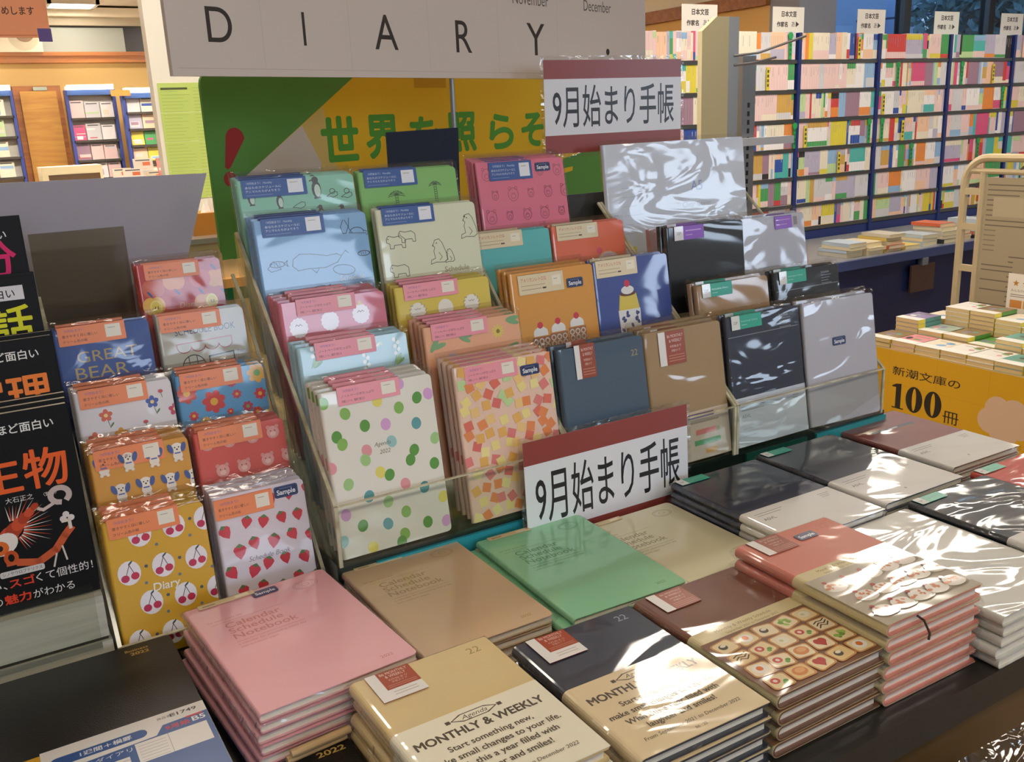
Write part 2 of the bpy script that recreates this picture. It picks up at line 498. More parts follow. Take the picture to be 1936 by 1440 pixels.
vis = sorted([q for q in BOOKS if q[0] > 3.93 and not (q[0] > 5.6 and q[2] > 4)], key=lambda q: q[0])
single = set((q[1], q[2], q[3]) for q in vis[:300])
rest = MB()
rnd2 = random.Random(2)
for x, b, r, k, wd, hh, ci, c2, band, bh in BOOKS:
    one = (b, r, k) in single
    w = MB() if one else rest
    dx, dz, dy = (0, 0, 0) if one else (x, Z0[r], YF)
    blk = spine_book(w, wd, hh, SPINE[ci], rnd, dx, dz, dy)
    if band > .35: blk(0.02, bh, SPINE[c2][1] + '/p')
    if band > .8: blk(.75, .97, SPINE[(c2 + 5) % 18][1] + '/p')
    if rnd2.random() > .45: blk(.86 - rnd2.uniform(.15, .4), .86, ('#8d8690/p' if ci not in (6, 15) else '#c9c4c0/p'), .44, .56)
    if one:
        o = w.build('paperback'); o.location = (x, YF, Z0[r])
        tag(o, '%s paperback, %s from left on %s shelf of %s bookcase bay' % (SPINE[ci][0], ORD[k], rows[r], bays[b]), 'book', 'paperbacks in the right wall bookcases')
o = rest.build('paperback_rows')
tag(o, 'tight rows of paperbacks filling the other bays along the right wall', 'books', 'paperbacks in the right wall bookcases', 'stuff')
# green and yellow index plates stand out between the spines
for x, r, c in [(3.70, 0, 0), (4.27, 0, 0), (5.22, 1, 0), (5.86, 1, 0), (6.33, 2, 0), (4.98, 3, 0), (4.33, 3, 0), (5.10, 3, 0), (5.4, 4, 0), (6.1, 4, 0), (4.1, 1, 1), (4.85, 0, 1), (4.42, 3, 1), (4.72, 4, 1), (5.1, 2, 1), (6.2, 1, 1), (5.3, 3, 1)]:
    w = MB(); k = ('#2f9a56/g', '#d8c63a/g')[c]
    w.box(-.011, .011, -.012, -.009, 0, .125, k)
    if c == 0: w.disc3((0, -.0121, .128), .019, .019, k, 'y'); w.disc3((0, -.0089, .128), .019, .019, k, 'y')
    for i in range(4):
        w.box(-.006, .006, -.0128, -.012, .02 + i * .025, .035 + i * .025, ('#1f6a3c/g', '#4d4a22/g')[c])
    o = w.build('index_plate'); o.location = (x, YF, Z0[r])
    b = int((x - 2.97) / .69)
    tag(o, '%s on %s shelf of %s bookcase bay, %s part' % (('green index plate with round head', 'yellow index plate with dark characters')[c], rows[r], bays[b], ('left', 'middle', 'right')[min(2, int(((x - 2.97) % .69) / .23))]), 'sign', 'index plates in the right wall bookcases')
# cards with author names above the bookcases
cards = [(3.16, 'leftmost, half hidden behind the big diary sign'), (3.76, 'behind the cream gondola panel'), (4.45, 'left of the blue window light'), (5.18, 'under the bright window panes'), (5.93, 'in front of the dark trees'), (6.66, 'at the right edge of the picture')]
for x, s in cards:
    w = MB('g', .001)
    w.box(-.13, .13, -.145, 0, -.0015, 0, '#efeadf/g')
    w.text('日本文芸', -62, -52, 34, '#4a4744', sx=.95, strike=1.2)
    w.text('作家名', -95, -108, 31, '#4a4744', strike=1.2); w.text('あ▶', 22, -108, 36, '#3a3734')
    w.box(-.02, .02, -.19, -.145, -.0015, 0, '#e8e6e0/g')
    o = w.build('author_card', mtx=Matrix.Rotation(PI / 2, 4, 'X')); o.location = (x, 4.18, 1.895)
    tag(o, 'white author name card above the paperback bookcases, ' + s, 'sign', 'author name cards')
# counter in front of those bookcases with low piles of books
t = thing('bookcase_counter', 'long navy counter with grey top below the paperback bookcases', 'counter', None, T(2.6, 3.25, 0))
MB().box(0, 5.4, 0, .74, .52, .55, '#85878c/g').build('counter_top', t)
MB().box(0.02, 5.4, .02, .74, 0, .52, '#1c2850/g').build('counter_front', t)
MB().box(0, 5.4, -.015, .01, .505, .552, '#3d4c7a/g').build('edge_strip', t)
t = thing('clip_card', 'brown picture card hanging from a clip on the navy counter front', 'card', None, T(4.56, 3.24, .32))
MB().box(-.1, .1, 0, .012, 0, .15, '#4d3a36/g').build('card', t)
MB().box(-.025, .025, -.01, .02, .145, .185, '#9aa6b8/m').build('clip', t)
rnd = random.Random(5)
i = 0
cx = 4.02
while cx < 6.3:
    n = rnd.choice([1, 2, 2, 3, 4, 5]); wd = .13; z = .55
    for k in range(n):
        c = rnd.choice(['#d9cdb0', '#e2d4b4', '#c8c2b4', '#d86b45', '#b9c9d9', '#e0c76a', '#3a3b44'])
        th = rnd.uniform(.016, .026)
        t = thing('paperback', 'lying paperback, %s up in the %s pile from left on the navy counter' % (ORD[k], ORD[i]), 'book', 'paperback piles on the counter', T(cx + rnd.uniform(-.004, .004), 3.3 + rnd.uniform(-.01, .02), z, rnd.uniform(-.05, .05)))
        MB().box(.002, wd - .002, .002, .185, .001, th - .001, '#e2d3ab/p').build('pages', t)
        MB().box(0, wd, 0, .188, th - .001, th, c + '/g').box(0, wd, 0, .188, 0, .001, c + '/g').box(0, .001, 0, .188, 0, th, c + '/g').build('cover', t)
        z += th + .0004
    cx += .155; i += 1

# ------------------------------------------------------------ cream gondola end with slotted post and hooks
t = thing('gondola_panel', 'tall cream display panel with cut corner and metal hooks', 'display panel', None, T(2.17, 2.4, 0))
pr = [(0, 0), (.115, 0), (.115, 1.62), (.062, 1.62), (0, 1.575)]
w = MB(); w.prism(pr, -.02, 0, '#cdbf93/g', '#dacfa8/g'); w.build('panel', t, Matrix.Rotation(PI / 2, 4, 'X'))
MB().box(.115, .16, .0, .03, 0, 1.62, '#a9aaa8/m').build('side_post', t)
w = MB(); w.box(.19, .25, .01, .05, 0, 1.5, '#8f8f90/m')
for i in range(14): w.box(.215, .225, .009, .0101, .97 + i * .028, .986 + i * .028, '#3c3c3e/m')
w.build('slotted_post', t)
MB().tube([(.14, 0, 1.50), (.2, -.05, 1.505), (.32, -.14, 1.55)], .004, '#9a9aa0/m').build('hook', t)
MB().tube([(.14, 0, 1.47), (.2, -.03, 1.475), (.26, -.07, 1.49)], .004, '#9a9aa0/m').build('hook', t)
MB().box(.16, .4, -.03, .0, 1.21, 1.235, '#c9ccd2/g').build('price_rail', t)

# ------------------------------------------------------------ low table of pocket books with the yellow poster
YX0, YX1, YY0, YY1, YZ = 3.1, 3.62, 1.3, 2.44, .398
t = thing('book_table', 'low display table carrying pocket books, wrapped in a yellow poster', 'table', None, T(YX0, YY0, 0))
MB().box(0, .52, 0, YY1 - YY0, YZ - .03, YZ, '#c9b184/c').build('table_top', t)
MB().box(.01, .51, .01, YY1 - YY0 - .01, 0, YZ - .03, '#8c7a58/c').build('table_body', t)
# the poster hangs on the table edge; local x runs along the table (towards the viewer), y up
w = MB('p', .001, .002)
L = (YY1 - YY0) * 1000
w.box(0, L / 1000, 0, YZ - .004, 0, .002, '#d9a514/p')
k = '#c99712'
for yy in (150, 262): w.line([(0, yy), (L, yy - 3)], 1.2, k)
for xx in (120, 330, 540, 750): w.line([(xx, 0), (xx + 2, 394)], 1.2, k)
def cloud(x, y, s, kk):
    for dx, dy, r in ((0, 0, 62), (60, 30, 55), (-55, 25, 52), (35, 70, 55), (-30, 72, 52), (5, 40, 60)): w.disc(x + dx * s, y + dy * s, r * s, kk)
w.clip = (0, 0, L, 394)
cloud(10, 175, .6, '#d8b79a'); cloud(610, 190, .95, '#d8b79a')
w.clip = None
w.text('新潮文庫の', 139, 298, 50, '#2c2518', fit=(292, 36), bold=.006)
k = '#1f1a12'
w.rect(160, 168, 184, 264, k); w.rect(146, 164, 198, 169, k); w.P([(160, 264), (184, 268), (184, 240), (160, 250), (142, 250), (142, 254)], k)
for x in (243, 325): w.disc(x, 216, 37, k, 52, n=30); w.disc(x, 216, 9, '#d9a514', 45, n=26)
w.text('冊', 370, 158, 50, '#1f1a12', fit=(66, 48))
pm = Matrix.Translation((YX0 - .003, YY1, 0)) @ Matrix(((0, 0, -1, 0), (-1, 0, 0, 0), (0, 1, 0, 0), (0, 0, 0, 1)))
o = w.build('yellow_poster'); o.matrix_world = pm
tag(o, 'yellow poster with large black 100 on the front of the pocket book table', 'poster')
POCK = [('white', '#ece9e4'), ('grey green', '#9fb5a8'), ('sky blue', '#6fa9d8'), ('cream', '#eadfc8'), ('dark navy', '#2e3548'), ('green', '#5fa04a'), ('mauve', '#8a7fa8'), ('pink', '#dc8f98'), ('brown', '#8d7550'), ('teal', '#5fa39a')]
def pocket_book(c, sp, rnd):
    t = thing('pocket_book', 'x', 'book')
    th = .0165
    MB().box(.0015, .1475, .0015, .104, .001, th - .001, '#d8bd88/p').build('pages', t)
    w = MB('g', .001, th)
    w.box(0, .148, 0, .105, th - .0008, th, POCK[c][1] + '/g').box(0, .148, 0, .105, 0, .0008, POCK[c][1] + '/g').box(0, .148, 0, .0008, 0, th, POCK[sp][1] + '/g')
    for i in range(3):
        w.disc(rnd.uniform(60, 130), rnd.uniform(20, 85), rnd.uniform(8, 24), POCK[rnd.randrange(10)][1], rnd.uniform(5, 16), rnd.uniform(0, 3))
    w.line([(120, 20), (120, 80)], 4, '#4a4a50')
    w.build('cover', t)
    w = MB('g', .001, th)
    w.box(-.0004, .046, -.0004, .1054, th, th + .0004, '#f3f1ea/g').box(-.0004, .046, -.0006, .0, 0, th, '#e6d24a/g')
    w.disc(24, 72, 19, '#f0d818', 16); w.disc(26, 45, 14, '#f0d818', 15); w.disc(16, 26, 9, '#7fb0d8', 7); w.line([(8, 15), (8, 92)], 2, '#9a9a9a')
    w.build('paper_band', t)
    return t
rnd = random.Random(9)
protos = [pocket_book(i % 10, (i * 3 + 1) % 10, rnd) for i in range(12)]
used = [False] * 12
rowsn = ['front row', 'second row', 'third row']
hts = {0: [2, 2, 2, 2, 2, 2, 2, 2, 2, 2], 1: [5, 3, 3, 2, 4, 3, 3, 2, 3, 2], 2: [4, 7, 7, 6, 5, 4, 6, 4, 3, 4]}
for r in range(3):
    for c in range(10):
        y = YY1 - .112 - c * .108
        if y < YY0: break
        z = YZ; pi = rnd.randrange(12)
        for k in range(hts[r][c]):
            m = T(YX0 + .004 + r * .165 + rnd.uniform(-.002, .002), y + rnd.uniform(-.001, .001), z, rnd.uniform(-.012, .012))
            lab = '%s pocket book, %s up, %s pile, %s of yellow table' % (POCK[pi % 10][0], ORD[k], ORD[c], rowsn[r])
            if not used[pi]:
                used[pi] = True; protos[pi].matrix_world = m; protos[pi]['label'] = lab; protos[pi]['group'] = 'pocket books on the yellow table'
            else: dup(protos[pi], lab, m, 'pocket books on the yellow table')
            z += .0175
for i, u in enumerate(used):
    if not u:
        for ch in list(protos[i].children): bpy.data.objects.remove(ch)
        bpy.data.objects.remove(protos[i])
# white review card standing behind the piles
w = MB('g', .001)
w.rrect(0, 0, 150, 150, 3, '#e9e2d6'); w.box(0, .15, 0, .15, -.002, 0, '#e9e2d6/g')
for x in (34, 74, 114):
    w.P([(x + (14 if i % 2 == 0 else 6) * math.sin(i * PI / 5), 112 + (14 if i % 2 == 0 else 6) * math.cos(i * PI / 5)) for i in range(10)], '#b87a35')
w.text('みんなの感想', 15, 78, 13, '#6a6058'); w.line([(15, 66), (130, 66)], 3, '#8c8278'); w.line([(15, 58), (110, 58)], 3, '#8c8278')
w.rect(15, 12, 65, 44, '#cf8d4a'); w.rect(70, 12, 110, 44, '#d9a35a')
o = w.build('review_card'); o.matrix_world = Matrix.Translation((3.63, 2.19, .50)) @ Matrix(((0, 0, -1, 0), (-1, 0, 0, 0), (0, 1, 0, 0), (0, 0, 0, 1)))
tag(o, 'white card with three brown stars behind the pocket book piles', 'card')
MB().box(0, .15, -.1, .0, -.002, .0, '#e9e2d6/g').build('card_foot', o)
# cream trolley frame with the printed notice sheet
t = thing('trolley', 'cream tubular trolley with rounded top corner holding a notice sheet', 'trolley', None, T(3.8, 2.53, 0))
CR = '#c9b894/g'
w = MB()
pts = [(0, 0, 0.02), (0, 0, .98)] + [(0, -.10 * (1 - math.cos(a)), .98 + .11 * math.sin(a)) for a in [PI / 2 * i / 6 for i in range(1, 7)]] + [(0, -1.1, 1.09)]
w.tube(pts, .017, CR); w.build('outer_frame', t)
w = MB(); w.tube([(0, -.085, 0.02), (0, -.085, 1.03)], .015, CR); w.tube([(0, -.02, 1.035), (0, -1.1, 1.025)], .012, CR); w.build('inner_frame', t)
for z in (.62, .8, .95): MB().box(-.012, .012, -.085, 0, z - .015, z + .012, CR).build('rung', t)
MB().tube([(0, -.24, 1.03), (.02, -.26, 1.06), (0, -.27, 1.09)], .012, '#4d3c30/g').build('clamp', t)
for x in (-0.0,):
    MB().box(.02, .45, -1.1, -.0, .3, .33, CR).build('deck', t)
for y in (-.05, -1.0): MB().tube([(-.012, y, .02), (.012, y, .02)], .02, '#333333/g', 14).build('caster', t)
w = MB('p', .001)
w.box(0, .9, 0, .72, -.003, 0, '#a89a7e/p')
rnd = random.Random(3)
for i in range(30):
    y = 690 - i * 21
    if 9 <= i <= 13: w.line([(10, y), (60, y)], 4, '#7d7260'); continue
    w.line([(12 if rnd.random() < .7 else 130, y), (rnd.choice([150, 230, 300, 420]), y)], 5, '#6e6455')
w.rect(40, 560, 190, 640, '#b7a98c')
o = w.build('notice_sheet', t); o.matrix_world = Matrix.Translation((3.79, 2.425, .29)) @ Matrix(((0, 0, -1, 0), (-1, 0, 0, 0), (0, 1, 0, 0), (0, 0, 0, 1)))

# ------------------------------------------------------------ far left: bookcases, desk, things on it
def face_book(w_, h_, c, rnd):
    w = MB('g', .001)
    w.box(0, w_, 0, h_, -.008, 0, c[1] + '/g')
    for i in range(3):
        c2 = SPINE[rnd.choices(range(18), WEI)[0]][1]; a, b = sorted((rnd.uniform(0, h_ * 1000), rnd.uniform(0, h_ * 1000)))
        if rnd.random() < .6: w.rect(rnd.uniform(0, w_ * 300), a, rnd.uniform(w_ * 600, w_ * 1000), a + (b - a) * .5, c2)
    w.rect(w_ * 120, h_ * 860, w_ * 850, h_ * 930, '#5d5a5c')
    return w
def far_case(x0, x1, y, zs, top, label, kinds, depth=.11):
    t = thing('magazine_bookcase', label, 'bookcase', 'bookcases along the back wall', T(x0, y, 0))
    wd = x1 - x0
    MB().box(0, wd, depth - .02, depth, 0, top, '#d9d4c8/c').build('back_panel', t)
    for a in (-.015, wd - .01): MB().box(a, a + .025, 0, depth, 0, top - .03, '#3b4a94/g').build('upright', t)
    MB().box(0, wd, -.02, depth, top - .075, top - .03, '#3a5690/g').build('header', t)
    MB().box(0.01, wd, -.05, .06, top - .03, top + .01, '#fff3dc/e%g' % 7.0).build('light_strip', t)
    for z in zs: MB().box(0, wd, 0, depth, z - .02, z, '#4a453f/c').build('shelf', t)
rnd = random.Random(17)
far_case(.10, .66, 9.3, [1.03, 1.2, 1.37, 1.54], 1.775, 'blue framed magazine bookcase at the left edge by the wooden door', 1)
far_case(1.09, 1.47, 9.25, [.98, 1.14, 1.31, 1.5], 1.765, 'blue framed magazine bookcase right of the wooden door', 1)
far_case(1.51, 1.9, 9.0, [.95, 1.11, 1.25, 1.39, 1.53], 1.72, 'blue framed bookcase with tall side banner beside the white pillar', 1)
lab_i = 0
for nm, x0, x1, y, zs in (('left edge bookcase', .12, .65, 9.32, [1.03, 1.2, 1.37, 1.54]), ('bookcase right of the wooden door', 1.10, 1.48, 9.27, [.98, 1.14, 1.31, 1.5]), ('bookcase beside the white pillar', 1.53, 1.82, 9.02, [.95, 1.11, 1.25, 1.39, 1.53])):
    for zi, z in enumerate(zs):
        x = x0; k = 0
        while True:
            wd = rnd.uniform(.10, .125); h = rnd.uniform(.125, .148) if zi else .13
            if x + wd > x1: break
            c = SPINE[rnd.choices(range(18), [14, 14, 14, 16, 4, 2, 1, 2, 1, 2, 2, 1, 1, 2, 1, 1, 1, 3])[0]]
            o = face_book(wd, h, c, rnd).build('magazine'); o.matrix_world = Matrix.Translation((x, y + .012, z + .001)) @ Matrix.Rotation(PI / 2 - .1, 4, 'X')
            tag(o, '%s magazine, %s from left on %s shelf up, %s' % (c[0], ORD[k], ORD[zi], nm), 'magazine', 'magazines on the back wall')
            x += wd + .006; k += 1
# blue banner with white letters, orange tab
w = MB('g', .001); w.box(0, .085, 0, .62, -.004, 0, '#3f55a4/g')
for i in range(6): w.rect(18, 545 - i * 42, 62, 572 - i * 42, '#e6e6f0')
o = w.build('side_banner'); o.matrix_world = Matrix.Translation((1.80, 8.93, 1.06)) @ Matrix.Rotation(PI / 2, 4, 'X')
tag(o, 'blue upright banner with white letters beside the white pillar', 'sign')
o = MB('g', .001).box(0, .16, 0, .05, -.004, 0, '#e79a4a/g').build('shelf_tab'); o.matrix_world = Matrix.Translation((1.40, 8.94, 1.665)) @ Matrix.Rotation(PI / 2, 4, 'X')
tag(o, 'orange tab sign on the header of the far bookcase', 'sign')
# cream desk with books and magazines in front of the bookcases
t = thing('sales_desk', 'cream desk with open shelf in front of the wooden door', 'desk', None, T(.62, 7.2, 0))
MB().box(0, 1.05, 0, .6, .98, 1.0, '#ddcfa8/g').build('desk_top', t)
MB().box(0, 1.05, .05, .08, 0, .98, '#cdbd92/c').build('front_panel', t)
MB().box(.02, .42, .3, .6, 1.0, 1.14, '#e9dfc0/g').build('riser', t)
MB().box(.06, .40, .295, .301, 1.01, 1.085, '#4d3a26/g').build('opening', t)
for i in range(9):
    x = .72 + i * .075; n = 1 + (i * 7) % 3
    for k in range(n):
        c = ['#c9c2a8', '#efe7d2', '#b8b4a0', '#8d6a48', '#f2efe8'][(i + k) % 5]
        o = MB().box(0, .07, 0, .1, 0, .014, c + '/g').build('booklet'); o.location = (x, 7.22, 1.0 + k * .0145)
        tag(o, 'lying booklet %s up in pile %s from the left on the cream desk' % (ORD[k], ORD[i]), 'book', 'booklets on the cream desk')
for i, (x, y, z, c, tl) in enumerate([(1.10, 7.0, 1.0, '#eee6da', .3), (1.18, 7.02, 1.06, '#e8dccb', .25), (1.33, 6.98, 1.06, '#c8563a', .3), (1.36, 6.9, .985, '#e9e4da', .5), (1.25, 6.95, .98, '#d9c8a8', .4), (1.05, 7.1, 1.0, '#e6e0d4', .2)]):
    w = face_book(.13, .12, ('', c), rnd); w.rect(60, 70, 110, 95, '#e07038')
    o = w.build('magazine'); o.matrix_world = T(x, y, z, .1 * (i % 3 - 1)) @ Matrix.Rotation(PI / 2 - tl, 4, 'X')
    tag(o, '%s open magazine propped on the rack left of the white pillar' % ORD[i], 'magazine', 'propped magazines left of the pillar')
t = thing('magazine_rack', 'low rack holding propped magazines left of the white pillar', 'rack', None, T(1.02, 6.88, 0))
MB().box(0, .52, .1, .3, 0, .985, '#c9bd9d/c').build('rack_body', t)
# lime lists taped to the pillar
w = MB('p', .001); w.box(0, .30, 0, .36, -.001, 0, '#d0e67c/p')
for i in range(1, 4): w.line([(0, i * 90), (300, i * 90 + 2)], 1.5, '#e8f4b4')
rnd = random.Random(4)
for i in range(34):
    for c in range(3): w.line([(8 + c * 98, 8 + i * 10.2), (8 + c * 98 + rnd.uniform(50, 88), 8 + i * 10.2)], 1.2, '#b4cc66')
w.rect(8, 340, 90, 346, '#55603a')
o = w.build('lime_list'); o.matrix_world = Matrix.Translation((.640, 3.198, 1.125)) @ Matrix.Rotation(PI / 2, 4, 'X')
tag(o, 'lime green printed lists taped to the white pillar', 'poster')
# salmon hanging sign with violet corner, top left
w = MB('p', .001); w.box(0, .245, 0, .26, -.004, 0, '#eda27c/p')
w.text('おすすめします', 16, 78, 28, '#5a3830', fit=(186, 27), strike=.6); w.rect(203, -14, 249, 32, '#5c4f9c')
w.rect(0, 6, 200, 9, '#c97850')
o = w.build('hanging_sign'); o.matrix_world = Matrix.Translation((.205, 4.0, 1.69)) @ Matrix.Rotation(PI / 2, 4, 'X')
tag(o, 'salmon hanging sign with violet corner at top left', 'sign')
MB().tube([(.03, .26, -.002), (.03, .757, -.002)], .0015, '#dddddd/m').tube([(.21, .26, -.002), (.21, .757, -.002)], .0015, '#dddddd/m').build('cord', o)
t = thing('wall_speaker', 'cream box speaker with brown round cone under the salmon sign', 'speaker', None, T(.62, 9.4, 2.06))
MB().box(0, .36, 0, .1, 0, .26, '#d9cfb4/g').build('speaker_box', t)
w = MB(); w.disc3((.22, -.002, .13), .12, .12, '#bfb294/g', 'y'); w.disc3((.23, -.004, .15), .075, .07, '#7d5a38/g', 'y'); w.build('speaker_cone', t)
# counter glimpsed between the grey panel and the green board
t = thing('rear_counter', 'tan counter with white label seen beside the green board', 'counter', None, T(.35, 2.6, 0))
MB().box(0, .7, 0, .4, 0, 1.045, '#f2dfb0/c').build('counter_body', t)
MB().box(-.01, .7, -.02, .4, 1.045, 1.058, '#c4c0b8/m').build('counter_top', t)
MB().box(.19, .255, -.006, 0, .985, 1.025, '#f2ede2/g').build('label', t)
MB().box(-.01, .7, -.03, 0, .92, .945, '#e0a860/g').build('edge_strip', t)
MB().box(.0, .7, -.02, 0, .885, .92, '#2f8a5a/g').build('green_shelf', t)
t = thing('tissue_box', 'orange box with white tissue on the tan counter', 'box', None, T(.575, 2.66, 1.058))
MB().box(0, .1, 0, .1, 0, .06, '#cf8a3c/g').build('box', t)
w = MB()
for i in range(7): w.face([(.03 + .01 * i, .02 + .008 * i, .06), (.05 + .01 * i, .03, .06), (.045 + .009 * i, .04, .085 + .01 * (i % 3))], '#f4efe6/p')
w.build('tissue', t)
w = MB()
for i in range(8):
    a0, a1 = PI * i / 8, PI * (i + 1) / 8
    for j in range(12):
        b0, b1 = 2 * PI * j / 12, 2 * PI * (j + 1) / 12
        w.face([(.035 * math.sin(a) * math.cos(b), .03 * math.sin(a) * math.sin(b), .03 + .03 * math.cos(a)) for a, b in ((a0, b0), (a1, b0), (a1, b1), (a0, b1))], '#d98fb0/c', True)
o = w.build('pink_pouch'); o.location = (.535, 2.66, 1.0585)
tag(o, 'small pink pouch on the tan counter beside the green board', 'pouch')

# ------------------------------------------------------------ the diary table
TZ = .815
t = thing('display_table', 'black topped display table carrying all the diaries', 'table', None, T(-.9, .435, 0))
MB().box(0, 2.16, 0, .455, TZ - .035, TZ, '#2a2723/g').build('table_top', t)
MB().box(.01, 2.15, .02, .445, 0, TZ - .035, '#5b4428/g').build('table_front', t)
t = thing('display_riser', 'dark riser box behind the table carrying the tall diary stands', 'riser', None, T(.297, .895, 0))
MB().box(0, .893, 0, .55, 0, .8745, '#1d2b25/g').build('riser_body', t)
MB().box(.045, .235, -.004, 0, .838, .867, '#2f97a3/g').build('teal_strip', t)
MB().box(.60, .72, -.004, 0, .82, .868, '#1d5a50/g').build('dark_green_strip', t)
MB().box(.74, .893, -.004, 0, .82, .868, '#2b8f93/g').build('teal_strip', t)
t = thing('side_ledge', 'low ledge behind the table carrying the small diary stand', 'riser', None, T(-.9, .935, 0))
MB().box(0, 1.195, 0, .5, 0, TZ, '#2b2822/g').build('ledge_top', t)
# clear pocket with leaflets on the table front
t = thing('brochure_pocket', 'crumpled clear pocket with leaflets below the front edge of the table', 'pocket', None, T(.52, .43, .42))
w = MB()
N = 14
rnd = random.Random(8)
g = [[(-.02 - .02 * rnd.random()) if 0 < i < N and 0 < j < N else -.004 for i in range(N + 1)] for j in range(N + 1)]
for j in range(N):
    for i in range(N):
        q = [(i, j), (i + 1, j), (i + 1, j + 1), (i, j + 1)]
        w.face([(a * .30 / N, g[b][a], b * .33 / N) for a, b in q], 'pocket')
w.build('pocket_front', t)
MB().box(.04, .23, -.004, -.001, .02, .31, '#c9c4ba/g').box(.09, .16, -.006, -.004, .2, .26, '#8a4a44/g').build('leaflet', t)

# ------------------------------------------------------------ clear acrylic stands
def acrylic_stand(label, x0, x1, steps, back, lip, yf, zf, side=(True, True), profile=None):
    """steps: (y of the step's front edge, z of its floor) from front to back"""
    t = thing('acrylic_stand', label, 'display stand', 'clear acrylic stands', T(x0, yf, zf))
    W = x1 - x0; th = .003
    ys = [s[0] - yf for s in steps] + [back - yf]; zs = [s[1] - zf for s in steps]
    for i in range(len(steps)):
        MB().box(th, W - th, ys[i], ys[i + 1], zs[i] - th, zs[i], 'acrylic').build('step', t)
        if i: MB().box(th, W - th, ys[i], ys[i] + .002, zs[i - 1], zs[i] - th, 'acrylic').build('riser_plate', t)
    MB().box(th, W - th, -.001, .002, 0, lip - zf, 'acrylic').box(th, W - th, -.0014, .0024, lip - zf, lip - zf + .0012, 'acrylic_edge').build('front_lip', t)
    pr = [(a - yf, b - zf) for a, b in profile]
    mt = Matrix(((0, 0, 1, 0), (1, 0, 0, 0), (0, 1, 0, 0), (0, 0, 0, 1)))
    for on, xa in ((side[0], 0), (side[1], W - th)):
        if not on: continue
        w = MB(); w.prism(pr, 0, th, 'acrylic')
        for a, b in zip(pr, pr[1:]):                       # polished front edge
            L = math.hypot(b[0] - a[0], b[1] - a[1]); nx, ny = -(b[1] - a[1]) / L * .0015, (b[0] - a[0]) / L * .0015
            if b[1] > a[1] and b != pr[-1]:
                w.prism([(a[0] + nx, a[1] + ny), (a[0] - nx, a[1] - ny), (b[0] - nx, b[1] - ny), (b[0] + nx, b[1] + ny)], -.0005, th + .0005, 'acrylic_edge')
        w.build('side_panel', t, Matrix.Translation((xa, 0, 0)) @ mt)
    return t
S1 = [(.885, .8795), (.946, .917), (1.003, .958), (1.053, 1.022), (1.103, 1.066)]
acrylic_stand('clear acrylic stand with animal and dotted diaries, beside the small left stand', .297, .598, S1, 1.155, .945, .884, .8755, profile=[(.886, .8755), (.886, .945), (1.149, 1.212), (1.155, 1.212), (1.155, .8755)])
S2 = [(.885, .8795), (.994, .957), (1.094, .998), (1.148, 1.066)]
acrylic_stand('clear acrylic stand with denim and dessert diaries, middle of the riser', .600, .869, S2, 1.2, .945, .884, .8755, profile=[(.886, .8755), (.886, .945), (1.19, 1.2), (1.2, 1.2), (1.2, .8755)])
S3 = [(.885, .8795), (.944, .914), (1.016, .962), (1.158, 1.078)]
acrylic_stand('clear acrylic stand with green tagged dark diaries, right end of the riser', .871, 1.172, S3, 1.21, .945, .884, .8755, profile=[(.886, .8755), (.886, .945), (1.19, 1.2), (1.21, 1.2), (1.21, .8755)])
S0 = [(.916, .8185), (.966, .875), (1.016, .928), (1.067, .987), (1.118, 1.04)]
acrylic_stand('small clear acrylic stand with cherry and strawberry diaries, left of the tall stands', .073, .293, S0, 1.165, .842, .915, .8155, profile=[(.917, .8155), (.917, .842), (1.13, 1.13), (1.165, 1.16), (1.165, .8155)])
o = MB().box(0, .10, 0, .003, 0, .19, 'smoky').build('acrylic_back_plate'); o.location = (.075, 1.168, 1.04)
tag(o, 'smoky clear plate behind the empty top step of the small left stand', 'plate')
MB().box(0, .10, -.03, .0, -.003, 0, 'smoky').build('plate_foot', o)
o = MB().box(0, .12, 0, .003, 0, .17, '#34322c/g').build('back_plate'); o.location = (.812, 1.205, 1.045)
tag(o, 'dark back plate in the gap right of the pink animal diaries', 'plate')

# ------------------------------------------------------------ book builder
BC = {}
SIZE = {}
def cover_geo(w, wd, h, t, tc, rs, rc, k, ks=None):
    n = 4
    def plate(z0, z1):
        p = [(rs, 0)]
        for cx, cy, a in ((wd - rc, rc, -PI / 2), (wd - rc, h - rc, 0)):
            p += [(cx + rc * math.cos(a + i * PI / 2 / n), cy + rc * math.sin(a + i * PI / 2 / n)) for i in range(n + 1)]
        p += [(rs, h)]
        w.prism(p, z0, z1, k)
    plate(-tc, 0); plate(-t, -t + tc)
    N = 10
    for i in range(N):
        a, b = PI / 2 + PI * i / N, PI / 2 + PI * (i + 1) / N
        q = []
        for ang, rx, rz in ((a, rs, t / 2), (b, rs, t / 2), (b, rs - tc, t / 2 - tc), (a, rs - tc, t / 2 - tc)):
            q.append((rs + rx * math.cos(ang), -t / 2 + rz * math.sin(ang)))
        kk = ks or k
        w.face([(q[0][0], 0, q[0][1]), (q[1][0], 0, q[1][1]), (q[1][0], h, q[1][1]), (q[0][0], h, q[0][1])], kk, True)
        w.face([(q[2][0], 0, q[2][1]), (q[3][0], 0, q[3][1]), (q[3][0], h, q[3][1]), (q[2][0], h, q[2][1])], kk, True)
        w.face([(x, 0, z) for x, z in q], kk); w.face([(x, h, z) for x, z in reversed(q)], kk)
def cached(key, fn):
    if key not in BC: BC[key] = fn()
    return BC[key]
